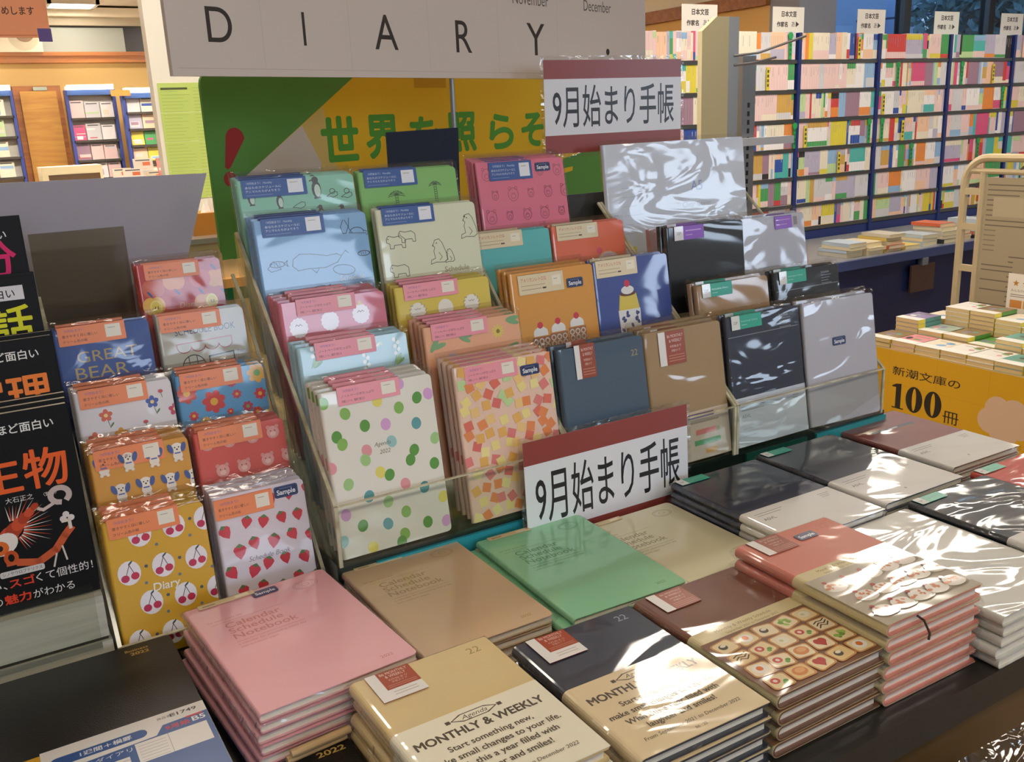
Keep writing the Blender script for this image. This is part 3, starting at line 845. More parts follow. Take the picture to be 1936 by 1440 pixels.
def sample_sticker(parent, x, y, s=1.0, rot=0.0, z=.0006):
    def mk():
        w = MB('g', .001, .0003)
        w.prism([(a / 1000, b / 1000) for a, b in rr(0, 0, 26, 12.5, 2.5)], 0, .0003, '#26335f/g')
        w.rrect(.8, .8, 25.2, 11.7, 2, '#4a5a8a'); w.rrect(1.1, 1.1, 24.9, 11.4, 2, '#232f58')
        w.text('Sample', 13, 3.2, 7.6, '#e6e8f0', 'C', sx=.95, bold=.02)
        w.rect(6, 9.6, 20, 10.1, '#7d88ad')
        return w.mesh('sample_sticker')
    o = link('sample_sticker', cached('sample', mk), parent)
    o.matrix_local = Matrix.Translation((x / 1000, y / 1000, z)) @ Matrix.Rotation(rot, 4, 'Z') @ Matrix.Diagonal((s, s, 1, 1))
    return o
def tag_orange(w, W, D, base='#f0905f', t1='#8a6a9c', t2='#5d3a30', lines=('〈9月始まり〉', '書きやすく目に優しい', 'クリーム色の紙')):
    w.text(lines[0], 4, D * .70, D * .17, t1); w.text(lines[1], 4, D * .42, D * .20, t2, fit=(W * .52, D * .15)); w.text(lines[2], 4, D * .14, D * .20, t2, fit=(W * .36, D * .15))
def tag_pink(w, W, D): tag_orange(w, W, D, None, '#a063a0', '#5d3540', ('〈9月始まり〉', 'ノートページがたっぷり', '手帳とノート、兼用で使える'))
def tag_blue(w, W, D):
    w.text('〈9月始まり〉 Monthly', 4, D * .72, D * .15, '#c9d6ee'); w.text('あなたのスケジュールに', 4, D * .48, D * .17, '#dfe6f4', fit=(W * .55, D * .13)); w.text('アニマルたちがよりそう', 4, D * .28, D * .17, '#dfe6f4', fit=(W * .52, D * .13))
    w.rect(4, D * .12, W * .45, D * .15, '#7f96c4')
def tag_cream(w, W, D):
    w.text('アメリカンレトロな', 4, D * .62, D * .24, '#c4503a', fit=(W * .56, D * .2)); w.rect(4, D * .42, W * .58, D * .45, '#b3a284'); w.rect(4, D * .22, W * .5, D * .26, '#b3a284'); w.rect(W * .52, D * .2, W * .6, D * .28, '#4a3a30')
def tag_green(w, W, D):
    w.rect(0, 0, W * .27, D, '#e2e4e0'); w.text('22P', W * .13, D * .4, D * .28, '#6a6e6c', 'C'); w.text('Schedule Diary', W * .32, D * .45, D * .2, '#9fe0cc', fit=(W * .55, D * .16)); w.rect(W * .32, D * .25, W * .5, D * .3, '#8fd6c0')
def tag_purple(w, W, D):
    w.rect(0, 0, W * .3, D, '#e2e0e4'); w.text('22P', W * .15, D * .4, D * .28, '#6a6670', 'C'); w.rect(W * .38, D * .6, W * .9, D * .68, '#c9a0e0'); w.rect(W * .38, D * .3, W * .6, D * .36, '#c9a0e0')
def tag_purple_r(w, W, D):
    w.rect(W * .72, 0, W, D, '#b9b8be'); w.rect(W * .78, D * .2, W * .94, D * .85, '#8d8b92'); w.rect(W * .06, D * .66, W * .64, D * .72, '#c9a0e0'); w.rect(W * .06, D * .3, W * .5, D * .36, '#c9a0e0')
def tag_brown(w, W, D):
    w.rect(0, 0, W * .26, D, '#e6e2de'); w.text('B6 MONTHLY', W * .34, D * .80, D * .12, '#e8cfc4', fit=(W * .6, D * .09)); w.text('& WEEKLY', W * .4, D * .66, D * .12, '#e8cfc4', fit=(W * .48, D * .09))
    w.text('9月始まり', W * .42, D * .5, D * .1, '#e8cfc4', fit=(W * .42, D * .08)); w.text('手帳タイプ', W * .46, D * .37, D * .1, '#e8cfc4', fit=(W * .34, D * .08))
    for i in range(3): w.rect(W * .34, D * (.26 - i * .08), W * .94, D * (.28 - i * .08), '#c98f7a')
def tag_brown_low(w, W, D):
    w.rect(0, 0, W * .24, D, '#e9e6e2'); w.rect(0, 0, W, D * .34, '#e9e6e2')
    w.text('B6 MONTHLY', W * .30, D * .86, D * .12, '#ecd6cc', fit=(W * .62, D * .09)); w.text('& WEEKLY', W * .38, D * .74, D * .12, '#ecd6cc', fit=(W * .46, D * .09))
    w.text('9月始まり', W * .4, D * .62, D * .1, '#e0b8a8', fit=(W * .42, D * .07)); w.text('手帳タイプ', W * .44, D * .53, D * .1, '#e0b8a8', fit=(W * .34, D * .07))
    for i in range(2): w.rect(W * .3, D * (.46 - i * .06), W * .94, D * (.475 - i * .06), '#d09a86')
    for i in range(2): w.rect(W * .32, D * (.22 - i * .09), W * .84, D * (.24 - i * .09), '#b8b0a8')
PRICE = {'orange': (.70, .2, .93, .86, '#ece6d6'), 'pink': (.70, .2, .93, .86, '#ece6d6'), 'blue': (.70, .14, .94, .88, '#e8ebf2'), 'cream': (.74, .3, .94, .8, '#f3ead2')}
TAGS = {'orange': ('#f0905f', tag_orange), 'pink': ('#ee9aa6', tag_pink), 'blue': ('#3d5d9e', tag_blue), 'cream': ('#e6d6b0', tag_cream), 'green': ('#12a183', tag_green),
        'purple': ('#8a4bbd', tag_purple), 'purple_r': ('#8a4bbd', tag_purple_r), 'brown': ('#9c4c33', tag_brown), 'brown_low': ('#a84a2c', tag_brown_low), 'strip': ('#dcc79a', None)}
def make_book(name, label, cat, wd, h, t, key, art=None, tc=.0009, rs=None, rc=.005, pages='#e9e2d2/p', edge=.002, tagspec=None, sticker=None, obi=None, sleeve=True, ribbon=None, group=None, spine_key=None, extra=None):
    """local x to the right, y up the cover, z out of the cover; the lower left front corner is the origin. millimetres in art"""
    root = thing(name, label, cat, group)
    SIZE[root.name] = (wd, h)
    rs = rs or t * .5
    k = key if '/' in key or key in SPECIAL else key + '/f'
    fin = k.split('/')[1] if '/' in k else 'f'
    w = MB(fin, .001, 0.0)
    cover_geo(w, wd, h, t, tc, rs, rc, k, spine_key)
    w.clip = (0.3, .3, wd * 1000 - .3, h * 1000 - .3)
    if art: art(w, wd * 1000, h * 1000)
    w.build('cover', root)
    MB().box(rs * .5, wd - edge, edge, h - edge, -t + tc, -tc, pages).build('pages', root)
    if obi:
        hb, ko, fn = obi
        w = MB(fin, .001, .0005)
        e = .0005
        cover_geo(w, wd + e, hb, t + 2 * e, .0004, rs + e, .0005, ko + '/' + fin)
        w2 = MB(fin, .001, 0)
        w2.v = [(x - (e if True else 0), y, z + e) for x, y, z in w.v]; w2.f, w2.m, w2.keys, w2.sm = w.f, w.m, w.keys, w.sm
        w2.z = e; w2.clip = (0, .3, wd * 1000 - .3, hb * 1000 - .3)
        if fn: fn(w2, wd * 1000, hb * 1000)
        w2.build('paper_band', root)
    if tagspec:
        kind, x, W, D, over = tagspec
        col, fn = TAGS[kind]
        def mk():
            w = MB('g' if kind not in ('green', 'purple', 'purple_r') else 'f', .001, .0003)
            w.prism([(a / 1000, b / 1000) for a, b in rr(0, 0, W, D, 1.2)], 0, .0003, col + '/g')
            w.box(0.0004, W / 1000 - .0004, (D - .5) / 1000, D / 1000, -t * .8, .0003, col + '/g')
            if fn: fn(w, W, D)
            else:
                w.rect(W * .66, D * .2, W * .9, D * .85, '#efe3c2'); w.rect(4, D * .3, W * .3, D * .5, '#8a7448')
            return w.mesh('tag_label')
        o = link('tag_label', cached((kind, W, D, round(t, 4)), mk), root)
        o.location = (x / 1000, h + (over - D) / 1000, .0009)
        if kind in PRICE:
            def mp():
                a, b, c, d, col2 = PRICE[kind]
                w = MB('g', .001, .0005)
                w.box(W * a / 1000, W * c / 1000, D * b / 1000, D * d / 1000, .0004, .0005, col2 + '/g')
                w.rect(W * (a + .04), D * (d - .2), W * (c - .08), D * (d - .16), '#b9b2a4')
                return w.mesh('price_sticker')
            link('price_sticker', cached(('price', kind, W, D), mp), o)
    if sticker: sample_sticker(root, *sticker)
    if sleeve:
        def mk():
            w = MB()
            o4 = [(-.002, -.001), (wd + .0045, -.001), (wd + .0045, h + .007), (-.002, h + .007)]
            i4 = [(0, 0), (wd, 0), (wd, h), (0, h)]
            for zf in (.0007, -t - .0007):
                for i in range(4):
                    a, b, c, d = o4[i], o4[(i + 1) % 4], i4[(i + 1) % 4], i4[i]
                    zz = -t / 2 + (.0004 if zf > 0 else -.0004)
                    w.face([(a[0], a[1], zz), (b[0], b[1], zz), (c[0], c[1], zf), (d[0], d[1], zf)], 'film')
            return w.mesh('plastic_sleeve')
        link('plastic_sleeve', cached(('sleeve', wd, h, t), mk), root)
    if ribbon:
        MB().tube([(wd * .35, .01, -t * .5), (wd * .33, -.004, -t * .55), (wd * .27, -.016, -t * .9), (wd * .24, -.018, -t * 1.2)], .0011, ribbon).build('ribbon_bookmark', root)
    if extra: extra(root, wd, h, t)
    return root
def stand_mtx(x, y, z, tilt, yaw=0.0):
    return Matrix.Translation((x, y, z)) @ Matrix.Rotation(yaw, 4, 'Z') @ Matrix.Rotation(PI / 2 - tilt, 4, 'X')
def stack_standing(book, x, y, z, tilt, n, desc, dt, group, yaw=0.0, dx=-.0006, dz=.0012, where=''):
    """the front book and n copies right behind it"""
    t = dt
    book.matrix_world = stand_mtx(x, y + .0012, z + .0017, tilt, yaw)
    if n: book['group'] = group
    rnd = random.Random(desc)
    for i in range(1, n + 1):
        j = rnd.uniform(-.0012, .0006)
        m = stand_mtx(x + dx * i + j, y + .0012 + t * i, z + .0017 + .0019 * i, tilt, yaw + rnd.uniform(-.003, .003))
        dup(book, '%s copy behind the front %s%s' % (ORD[i - 1], desc, where), m, group, skip=('sample_sticker',))
    return book
def stack_flat(book, cx, cy, ztop, ang, n, desc, dt, group, rnd_amt=.003, fan=(0, 0), skip=('sample_sticker',), label_fmt=None):
    """book lies face up, its cover at ztop; copies below it. cx, cy is the middle of the cover"""
    rnd = random.Random(desc)
    wd, h = SIZE[book.name]
    def mt(a, x, y, z):
        return Matrix.Translation((x, y, z)) @ Matrix.Rotation(a, 4, 'Z') @ Matrix.Translation((-wd / 2, -h / 2, 0))
    book.matrix_world = mt(ang, cx, cy, ztop)
    if n: book['group'] = group
    for i in range(1, n + 1):
        m = mt(ang + rnd.uniform(-.012, .012), cx + fan[0] * i + rnd.uniform(-1, 1) * rnd_amt, cy + fan[1] * i + rnd.uniform(-1, 1) * rnd_amt * .6, ztop - dt * i)
        dup(book, '%s %s below the top one of its pile' % (ORD[i - 1], desc), m, group, skip=skip)

# ------------------------------------------------------------ cover prints (millimetres, y up)
def seeded(f):
    def g(w, W, H): f(w, W, H, random.Random(f.__name__))
    return g
def grid_pts(rnd, W, H, nx, ny, jit, stagger=True):
    for j in range(ny):
        for i in range(nx):
            yield ((i + .5 + (.5 if stagger and j % 2 else 0) + rnd.uniform(-jit, jit)) * W / nx, (j + .5 + rnd.uniform(-jit, jit)) * H / ny, i, j)
DOTS = '4,171,b;92,177,m;111,158,a;125,160,m;64,163,y;88,151,b;26,156,b;46,139,a;70,136,m;106,130,t;13,133,a;18,124,b;126,109,c;74,116,s;44,112,p;99,101,a;93,91,a;41,102,c;121,81,a;2,101,p;56,85,y;66,80,a;83,66,p;105,57,t;18,80,c;39,62,t;60,51,c;126,41,y;79,35,b;10,48,m;27,32,a;103,17,a;56,27,t;126,13,m;74,11,b;69,3,a;3,20,s;35,6,y'
def art_dots(w, W, H):
    C = dict(a='#5a9a3c', b='#86b955', c='#a3cc86', m='#d9a4d6', y='#e8dc6a', t='#5a9fa3', s='#9cc8c8', p='#e39aa0')
    for q in DOTS.split(';'):
        x, y, c = q.split(','); w.disc(int(x), int(y), 5.9, C[c], 6.8, rot=int(x) % 3 * .3 - .3)
    w.text('Agenda', 53, 114, 6.5, '#7a806c', shear=.3); w.text('2022', 58, 105, 6.5, '#7a806c', shear=.2)
@seeded
def art_squares(w, W, H, r):
    C = ['#e88a4a', '#e2705a', '#e27d78', '#f0c880', '#f2e29a', '#e88a4a', '#dd6a62', '#eab25a', '#bfdc9a', '#f0dc8c']
    for x, y, i, j in grid_pts(r, W, H, 9, 12, .28): w.sq(x, y, 5.5, 5.5, r.uniform(-.6, .6), r.choice(C))
def flower(w, x, y, s, c, cc, n=5, k=.55):
    for i in range(n):
        a = 2 * PI * i / n + .3; w.disc(x + s * .62 * math.cos(a), y + s * .62 * math.sin(a), s * k, c, s * k * .8, a, n=10)
    w.disc(x, y, s * .34, cc, n=10)
def daisy(w, x, y, s, c, cc):
    for i in range(12):
        a = 2 * PI * i / 12; w.disc(x + s * .6 * math.cos(a), y + s * .6 * math.sin(a), s * .42, c, s * .13, a, n=8)
    w.disc(x, y, s * .3, cc, n=10)
def leafp(w, x, y, L, a, c): w.disc(x + L * .5 * math.cos(a), y + L * .5 * math.sin(a), L * .5, c, L * .16, a, n=10)
@seeded
def art_lily(w, W, H, r):
    for x, y in ((18, 172), (32, 128), (77, 148), (116, 160), (55, 100), (110, 90), (25, 60), (80, 50)):
        w.line([(x - 4, y - 14), (x, y - 4), (x + 3, y + 8), (x + 1, y + 16)], .8, '#6f9a58')
        leafp(w, x - 2, y - 14, 13, .5, '#6f9a50'); leafp(w, x - 2, y - 14, 15, 1.0, '#86ab5c')
        for i in range(5): w.disc(x + (3.5 if i % 2 else -1), y - 1 + i * 4, 2.2, '#eef2f0', 2.6, n=9)
    for x, y in ((95, 172), (45, 140), (62, 124)): w.disc(x, y, 3, '#e8eee8', 1.6, .6); w.disc(x + 3, y + 1, 2.6, '#dfe6d2', 1.4, 2.2)
    w.disc(56, 122, 3.4, '#dcc94a', 2, .8)
@seeded
def art_sheep(w, W, H, r):
    for x, y, i, j in ((20, 152, 0, 0), (58, 155, 1, 0), (97, 158, 2, 0), (38, 112, 0, 1), (78, 115, 1, 1), (112, 116, 2, 1), (20, 70, 0, 2), (60, 72, 1, 2), (100, 74, 2, 2)):
        n = 14
        w.P([(x + (10.6 + (.7 if k % 2 else -.3)) * math.cos(2 * PI * k / 28), y + (11.2 + (.7 if k % 2 else -.3)) * math.sin(2 * PI * k / 28)) for k in range(28)], '#efe9ee')
        if i != 1: w.line([(x - 4, y + 2), (x - 2, y + 4), (x, y + 2), (x + 2, y + 4), (x + 4, y + 2)], .8, '#7a5a6a')
        if i == 2: w.disc(x, y + 13.5, 2.2, '#d8b84a'); w.line([(x - 4, y + 11), (x + 4, y + 11)], 1.2, '#d8b84a')
@seeded
def art_yellow(w, W, H, r):
    for x, y, i, j in ((28, 150, 0, 0), (66, 150, 1, 0), (103, 151, 2, 0), (46, 108, 0, 1), (86, 109, 1, 1)):
        w.disc(x, y, 10.5, '#efecdf', 11)
        if i != 1:
            for a in range(14):
                q = 2 * PI * a / 14
                if abs(math.sin(q)) < .95: w.line([(x + 9.5 * math.cos(q), y + 10 * math.sin(q)), (x + 12 * math.cos(q + .2), y + 12.3 * math.sin(q + .2))], 1.1, '#a8a28a')
            w.line([(x - 4, y + 4), (x - 2, y + 2.6), (x, y + 4), (x + 2, y + 2.6), (x + 4, y + 4)], .7, '#a09a8a')
        if i == 2: w.P([(x - 5, y - 8), (x, y - 10), (x - 5, y - 12)], '#b05a9a'); w.P([(x + 5, y - 8), (x, y - 10), (x + 5, y - 12)], '#b05a9a')
@seeded
def art_peach(w, W, H, r):
    daisy(w, 34, 140, 9, '#b7b4c8', '#c9a050'); daisy(w, 100, 164, 9, '#e3d36a', '#9a7a3a'); daisy(w, 40, 176, 6, '#d8d4dc', '#c9a050'); daisy(w, 70, 110, 9, '#e0cf7a', '#9a7a3a')
    for x, y, a in ((6, 152, .9), (44, 168, -.6), (44, 168, -.2), (112, 176, -.3), (112, 176, .1), (108, 140, .3), (8, 156, .2)): leafp(w, x, y, 20, a, '#7fae7c')
def blob(w, pts, k, lw=.9): w.line(pts, lw, k, True)
def penguin(w, x, y, s, k='#4d4f50'):
    w.disc(x, y + 3 * s, 3.2 * s, k, 5.6 * s, n=12); w.disc(x + .6 * s, y + 2.2 * s, 2.1 * s, '#c6dccc', 4.1 * s, n=12); w.disc(x - .3 * s, y + 9 * s, 2.3 * s, k, n=10)
    w.line([(x - 2 * s, y + 9.2 * s), (x - 4 * s, y + 8.6 * s)], .8 * s, k); w.line([(x - 2 * s, y - 2.5 * s), (x + 2 * s, y - 2.5 * s)], 1 * s, k)
def seal(w, x, y, s, k='#5a5e58'):
    blob(w, [(x - 9 * s, y), (x - 4 * s, y + 3 * s), (x + 3 * s, y + 6 * s), (x + 7 * s, y + 5 * s), (x + 7 * s, y + 1 * s), (x + 3 * s, y - 1 * s), (x, y - 2 * s), (x - 4 * s, y - .5 * s)], k, .8)
def art_penguin(w, W, H):
    k = '#4a4f4c'
    for x, y, s in ((16, 182, 1.4), (50, 176, 1.4), (98, 186, 1.9), (20, 150, 1.3), (100, 158, 1.3), (128, 158, 1.2), (60, 130, 1.4)): penguin(w, x, y, s)
    for x, y, s in ((74, 172, 1), (118, 182, .9), (137, 180, .9), (70, 150, .9), (30, 120, 1)): seal(w, x, y, s)
    for x, y in ((118, 188), (137, 187)): w.ring(x, y, 3.4, 3, .8, k)
def art_green(w, W, H):
    k = '#47603c'
    for x, y, s in ((107, 186, 1), (50, 176, 1.3)):
        for i in range(9):
            a = PI * i / 8; w.line([(x, y), (x + 5 * s * math.cos(a), y + 5 * s * math.sin(a)), (x + 9 * s * math.cos(a), y + 4.5 * s * math.sin(a) - 1.5)], .9, k)
        for i in range(7): w.line([(x - 1.5, y - 3 - i * 3), (x + 1.5, y - 3.4 - i * 3)], .8, k)
        w.line([(x - 1.8, y), (x - 1.8, y - 24)], .7, k); w.line([(x + 1.8, y), (x + 1.8, y - 24)], .7, k)
    for x, y, s in ((103, 148, 1.6), (30, 140, 1.2), (70, 120, 1.5)):
        w.ring(x, y, 10 * s, 6 * s, .9, k, a0=.1, a1=PI - .1); w.ring(x + 9 * s, y + 1 * s, 4 * s, 4 * s, .9, k); w.line([(x - 8 * s, y), (x - 8 * s, y - 6 * s)], .9, k); w.line([(x + 4 * s, y), (x + 4 * s, y - 6 * s)], .9, k)
def fish(w, x, y, s, k='#35485e', fill=True):
    w.ring(x, y, 11 * s, 4.4 * s, .9, k); w.line([(x + 10 * s, y), (x + 16 * s, y + 4.5 * s), (x + 14 * s, y), (x + 16 * s, y - 4.5 * s), (x + 10 * s, y)], .8, k)
    for i in range(3): w.line([(x - 5 * s + i * 4 * s, y + 3 * s), (x - 4 * s + i * 4 * s, y - 3 * s)], .6, k)
    w.disc(x - 8 * s, y + 1 * s, .8 * s, k, n=8)
def art_ocean(w, W, H):
    k = '#35485e'
    w.line([(42, 160), (40, 152), (46, 146), (60, 147), (80, 146), (96, 151), (102, 158), (96, 161), (84, 160), (64, 164), (50, 165), (42, 160)], 1, k)
    w.line([(100, 156), (108, 164), (112, 160)], .9, k); w.line([(62, 147), (68, 141), (72, 146)], .9, k)
    w.ring(103, 141, 14, 6, .9, k, -.15)
    w.ring(126, 184, 9, 6, .9, k, a0=0, a1=PI); w.line([(116, 184), (138, 182)], .8, k); w.line([(134, 186), (142, 183), (138, 180)], .8, k)
    w.line([(110, 200), (106, 192), (108, 184), (112, 184), (116, 192), (112, 200)], .8, k); w.line([(118, 202), (116, 190), (120, 184)], .8, k)
    fish(w, 131, 158, .7); fish(w, 70, 122, .8); fish(w, 26, 112, 1.2); fish(w, 22, 156, .8); fish(w, 18, 80, 1); fish(w, 60, 84, 1); w.line([(10, 152), (18, 160), (26, 150), (14, 148), (10, 152)], .7, k)
    for i in range(5): w.line([(24 + i * 3, 44), (24 + i * 3, 32)], 1.4, '#2a3a4e')
    w.text('Schedule', 96, 128, 9, '#c7d2da', bold=.01); w.text('Notebook', 96, 118, 9, '#c7d2da', bold=.01)
def bearp(w, x, y, s, k='#5e5f52'):
    w.line([(x - 6 * s, y + 22 * s), (x - 4 * s, y + 26 * s), (x + 2 * s, y + 27 * s), (x + 6 * s, y + 22 * s), (x + 10 * s, y + 10 * s), (x + 11 * s, y), (x + 6 * s, y - 3 * s), (x - 6 * s, y - 2 * s), (x - 13 * s, y - 4 * s), (x - 12 * s, y + 1 * s), (x - 6 * s, y + 3 * s), (x - 7 * s, y + 12 * s), (x - 5 * s, y + 17 * s), (x - 8 * s, y + 19 * s), (x - 6 * s, y + 22 * s)], .8, k)
    w.disc(x - 2 * s, y + 22 * s, .9 * s, k, n=8); w.disc(x - 7.4 * s, y + 19.4 * s, 1 * s, k, n=8); w.line([(x, y + 10 * s), (x + 4 * s, y + 4 * s), (x, y)], .7, k)
def bearq(w, x, y, s, k='#5e5f52'):
    w.line([(x - 12 * s, y + 9 * s), (x - 9 * s, y + 13 * s), (x - 2 * s, y + 11 * s), (x + 8 * s, y + 12 * s), (x + 13 * s, y + 8 * s), (x + 13 * s, y - 3 * s), (x + 9 * s, y - 3 * s), (x + 8 * s, y + 1 * s), (x - 2 * s, y + 1 * s), (x - 3 * s, y - 3 * s), (x - 8 * s, y - 3 * s), (x - 8 * s, y + 3 * s), (x - 12 * s, y + 5 * s), (x - 12 * s, y + 9 * s)], .8, k)
    w.disc(x - 9.6 * s, y + 9 * s, .8 * s, k, n=8)
def art_bear(w, W, H):
    bearp(w, 80, 138, 1.0); bearp(w, 95, 136, .55); bearq(w, 22, 126, 1.0); bearq(w, 22, 162, 1.0); bearq(w, 38, 168, .9); bearp(w, 128, 166, 1.0)
    w.disc(123, 190, 1.4, '#5a5040'); bearq(w, 60, 95, 1.2); bearp(w, 110, 80, 1)
    w.text('Schedule', 85, 122, 10, '#a8a27c', bold=.012); w.text('Notebook', 85, 112, 10, '#a8a27c', bold=.012)
@seeded
def art_faces(w, W, H, r):
    for j in range(6):
        for i in range(5):
            x, y, k = 16 + i * 30 + (10 if j % 2 else 0), 190 - j * 30, '#a85c72'
            s = (1, .7, 1.1, .7, .9)[(i + j) % 5]
            w.ring(x, y, 7.5 * s, 8.5 * s, .8, k); w.ring(x, y - 2 * s, 3.6 * s, 3 * s, .7, k); w.disc(x - 1.4 * s, y + 2 * s, .6, k, n=6); w.disc(x + 1.6 * s, y + 2 * s, .6, k, n=6); w.ring(x - 5 * s, y + 8 * s, 2 * s, 2 * s, .7, k); w.ring(x + 5 * s, y + 8 * s, 2 * s, 2 * s, .7, k)
    w.text('Schedule', 92, 88, 9, '#c77088', bold=.012); w.text('Notebook', 92, 79, 9, '#c77088', bold=.012)
def art_donut(w, W, H):
    w.ring(95, 112, 20, 20, 13, '#e9b060'); w.ring(95, 114, 19, 19, 9, '#f0cfd0'); w.disc(56, 108, 12, '#d8505a', 10); w.disc(80, 140, 5, '#d8505a')
def art_parfait(w, W, H):
    for x, y in ((38, 96), (66, 98), (96, 101)):
        w.P([(x - 13, y - 60), (x + 13, y - 60), (x + 14, y), (x - 14, y)], '#a8704a')
        for i in range(7):
            for j in range(3): w.ring(x - 9 + j * 9, y - 6 - i * 8, 3.2, 3.2, 1.7, '#e8e2d8', n=10)
        w.disc(x, y + 5, 11, '#f2efe8', 8, a0=0, a1=PI); w.rect(x - 11, y + 1, x + 11, y + 5, '#f2efe8'); w.disc(x, y + 15, 4.4, '#d2404e')
def art_pudding(w, W, H):
    x = 54
    w.P([(x - 16, 30), (x + 16, 30), (x + 19, 112), (x - 19, 112)], '#ececea')
    r = random.Random(2)
    for i in range(16): w.disc(x + r.uniform(-14, 14), r.uniform(64, 108), 2.2, '#4a5488', 3.4, r.uniform(0, 3))
    w.P([(x - 17, 40), (x + 17, 40), (x + 18, 72), (x + 6, 76), (x - 8, 70), (x - 17, 74)], '#e0a83a'); w.P([(x - 16, 20), (x + 16, 20), (x + 17, 44), (x - 17, 44)], '#8a4a28')
    w.P([(x - 18, 112), (x + 18, 112), (x + 14, 134), (x - 14, 134)], '#e6cf5a'); w.disc(x, 134, 14, '#6a4030', 3.5); w.disc(x, 139, 11, '#f0efec', 6); w.disc(x, 148, 5, '#d4405a')
    w.P([(x - 12, 8), (x + 12, 8), (x + 16, 20), (x - 16, 20)], '#e8e6e2')
def obi_kraft(w, W, H):
    w.text('Monthly & Weekly', 30, H * .55, 8, '#8a6a54', bold=.01); w.disc(95, H * .72, 6, '#c0505a', 7); w.disc(95, H * .72, 3.5, '#d8c4ae', 4)
def art_krafttext(w, W, H):
    w.rect(0, 0, W, 66, '#cdbba6'); w.rect(58, 56, 104, 62, '#574a78'); w.P([(36, 55), (40, 55), (38, 60)], '#6a5a4c'); w.rect(60, 49, 112, 51, '#a08a74')
    w.rect(70, 33, 110, 40, '#d4736e'); w.rect(66, 19, 112, 26, '#4a9a5c'); w.rect(84, 6, 104, 13, '#d8a24a'); w.rect(106, 33, 112, 40, '#9aa87a')
def txt_lines(w, x, y, n, L, k, dy=4, h=1.1, r=None):
    for i in range(n): w.rect(x, y - i * dy, x + L * (1 - .25 * (i % 3) * .6), y - i * dy + h, k)
def art_navy(w, W, H):
    w.rect(W * .02, H * .845, W * .98, H * .85, '#8a9098')
    w.text('Schedule', W * .72, H * .94, 5, '#9aa2aa'); txt_lines(w, W * .72, H * .92, 4, 22, '#7c848e', 4)
def obi_white(w, W, H):
    txt_lines(w, 14, H * .80, 2, 50, '#8d9298', 5); w.text('A5VL', 14, H * .58, 7, '#70757c'); txt_lines(w, 14, H * .35, 3, 36, '#b0b4ba', 5); txt_lines(w, W - 26, H * .86, 3, 14, '#8d9298', 4)
def art_darkplain(w, W, H): w.text('22', W * .4, H * .35, 9, '#b8bcc2')
def art_cover_a5(w, W, H):
    w.P([(70, 8), (208, 8), (208, 74), (70, 74)], '#a98a90'); w.P([(80, 12), (200, 12), (190, 66), (100, 62)], '#c3b6c0'); w.P([(70, 8), (84, 8), (76, 74), (70, 74)], '#b07a76')
    w.text('A5', 170, 128, 22, '#9aa8d4', bold=.01); w.text('Clear Cover', 150, 102, 12, '#b4bac2'); txt_lines(w, 30, 140, 6, 40, '#c2c8d0', 14); w.rect(38, 40, 50, 50, '#e0d860')
# small left stand
@seeded
def art_cherry(w, W, H, r):
    for x, y, i, j in grid_pts(r, W, H, 3, 4, .04):
        w.disc(x, y, 11, '#efeaf0', 12.5); w.line([(x - 4, y - 4), (x + 1, y + 8), (x + 5, y - 3)], .7, '#4a4a48'); w.disc(x - 4.5, y - 5, 4, '#c02a58', 3.8); w.disc(x + 5, y - 4, 4, '#c82c52', 3.8); leafp(w, x, y + 8, 6, .7, '#3f4c40')
        w.disc(x + 16.5, y + 3, 1.7, '#4a5868'); w.disc(x + 14, y - 14, 1.6, '#6b7a86')
    w.text('Diary', 50, 66, 12, '#f4f0e2', 'C', shear=.1, bold=.015)
@seeded
def art_straw(w, W, H, r):
    for x, y, i, j in grid_pts(r, W, H, 5, 6, .14):
        if abs(x - 50) < 26 and abs(y - 72) < 8: continue
        a = r.uniform(-.5, .5); s = r.uniform(1.0, 1.4); c, q = math.cos(a), math.sin(a)
        w.P([(x + c * u - q * v, y + q * u + c * v) for u, v in [(0, -6 * s), (3.4 * s, -2 * s), (5 * s, 2 * s), (3.6 * s, 4.4 * s), (0, 4 * s), (-3.6 * s, 4.4 * s), (-5 * s, 2 * s), (-3.4 * s, -2 * s)]], r.choice(['#c8303c', '#cf3848']))
        w.P([(x + c * u - q * v, y + q * u + c * v) for u, v in [(-3 * s, 4.6 * s), (0, 3 * s), (3 * s, 4.6 * s), (0, 6.6 * s)]], '#5a7a4a')
    w.text('Schedule Book', 50, 70, 7.5, '#7d6a70', 'C', shear=.3)
@seeded
def art_dogs(w, W, H, r):
    for x, y, i, j in grid_pts(r, W, H, 4, 5, .04):
        w.disc(x, y - 4, 5, '#efe6d8', 5); w.disc(x, y + 4, 6, '#f2eadc', 5.4); w.disc(x - 6.6, y + 4, 2.6, '#4a5f9a', 5.2, .3); w.disc(x + 6.6, y + 4, 2.6, '#4a5f9a', 5.2, -.3); w.disc(x - 2, y + 4.6, .8, '#4a3a34', n=8); w.disc(x + 2, y + 4.6, .8, '#4a3a34', n=8); w.disc(x, y + 2.4, 1, '#4a3a34', n=8); w.rect(x - 3, y - 2.2, x + 3, y - .8, '#5a6ab0'); w.disc(x - 3, y - 9, 1.8, '#efe6d8', n=8); w.disc(x + 3, y - 9, 1.8, '#efe6d8', n=8)
    w.text('Agenda', 56, 60, 9, '#f0e2c0', 'C', shear=.25)
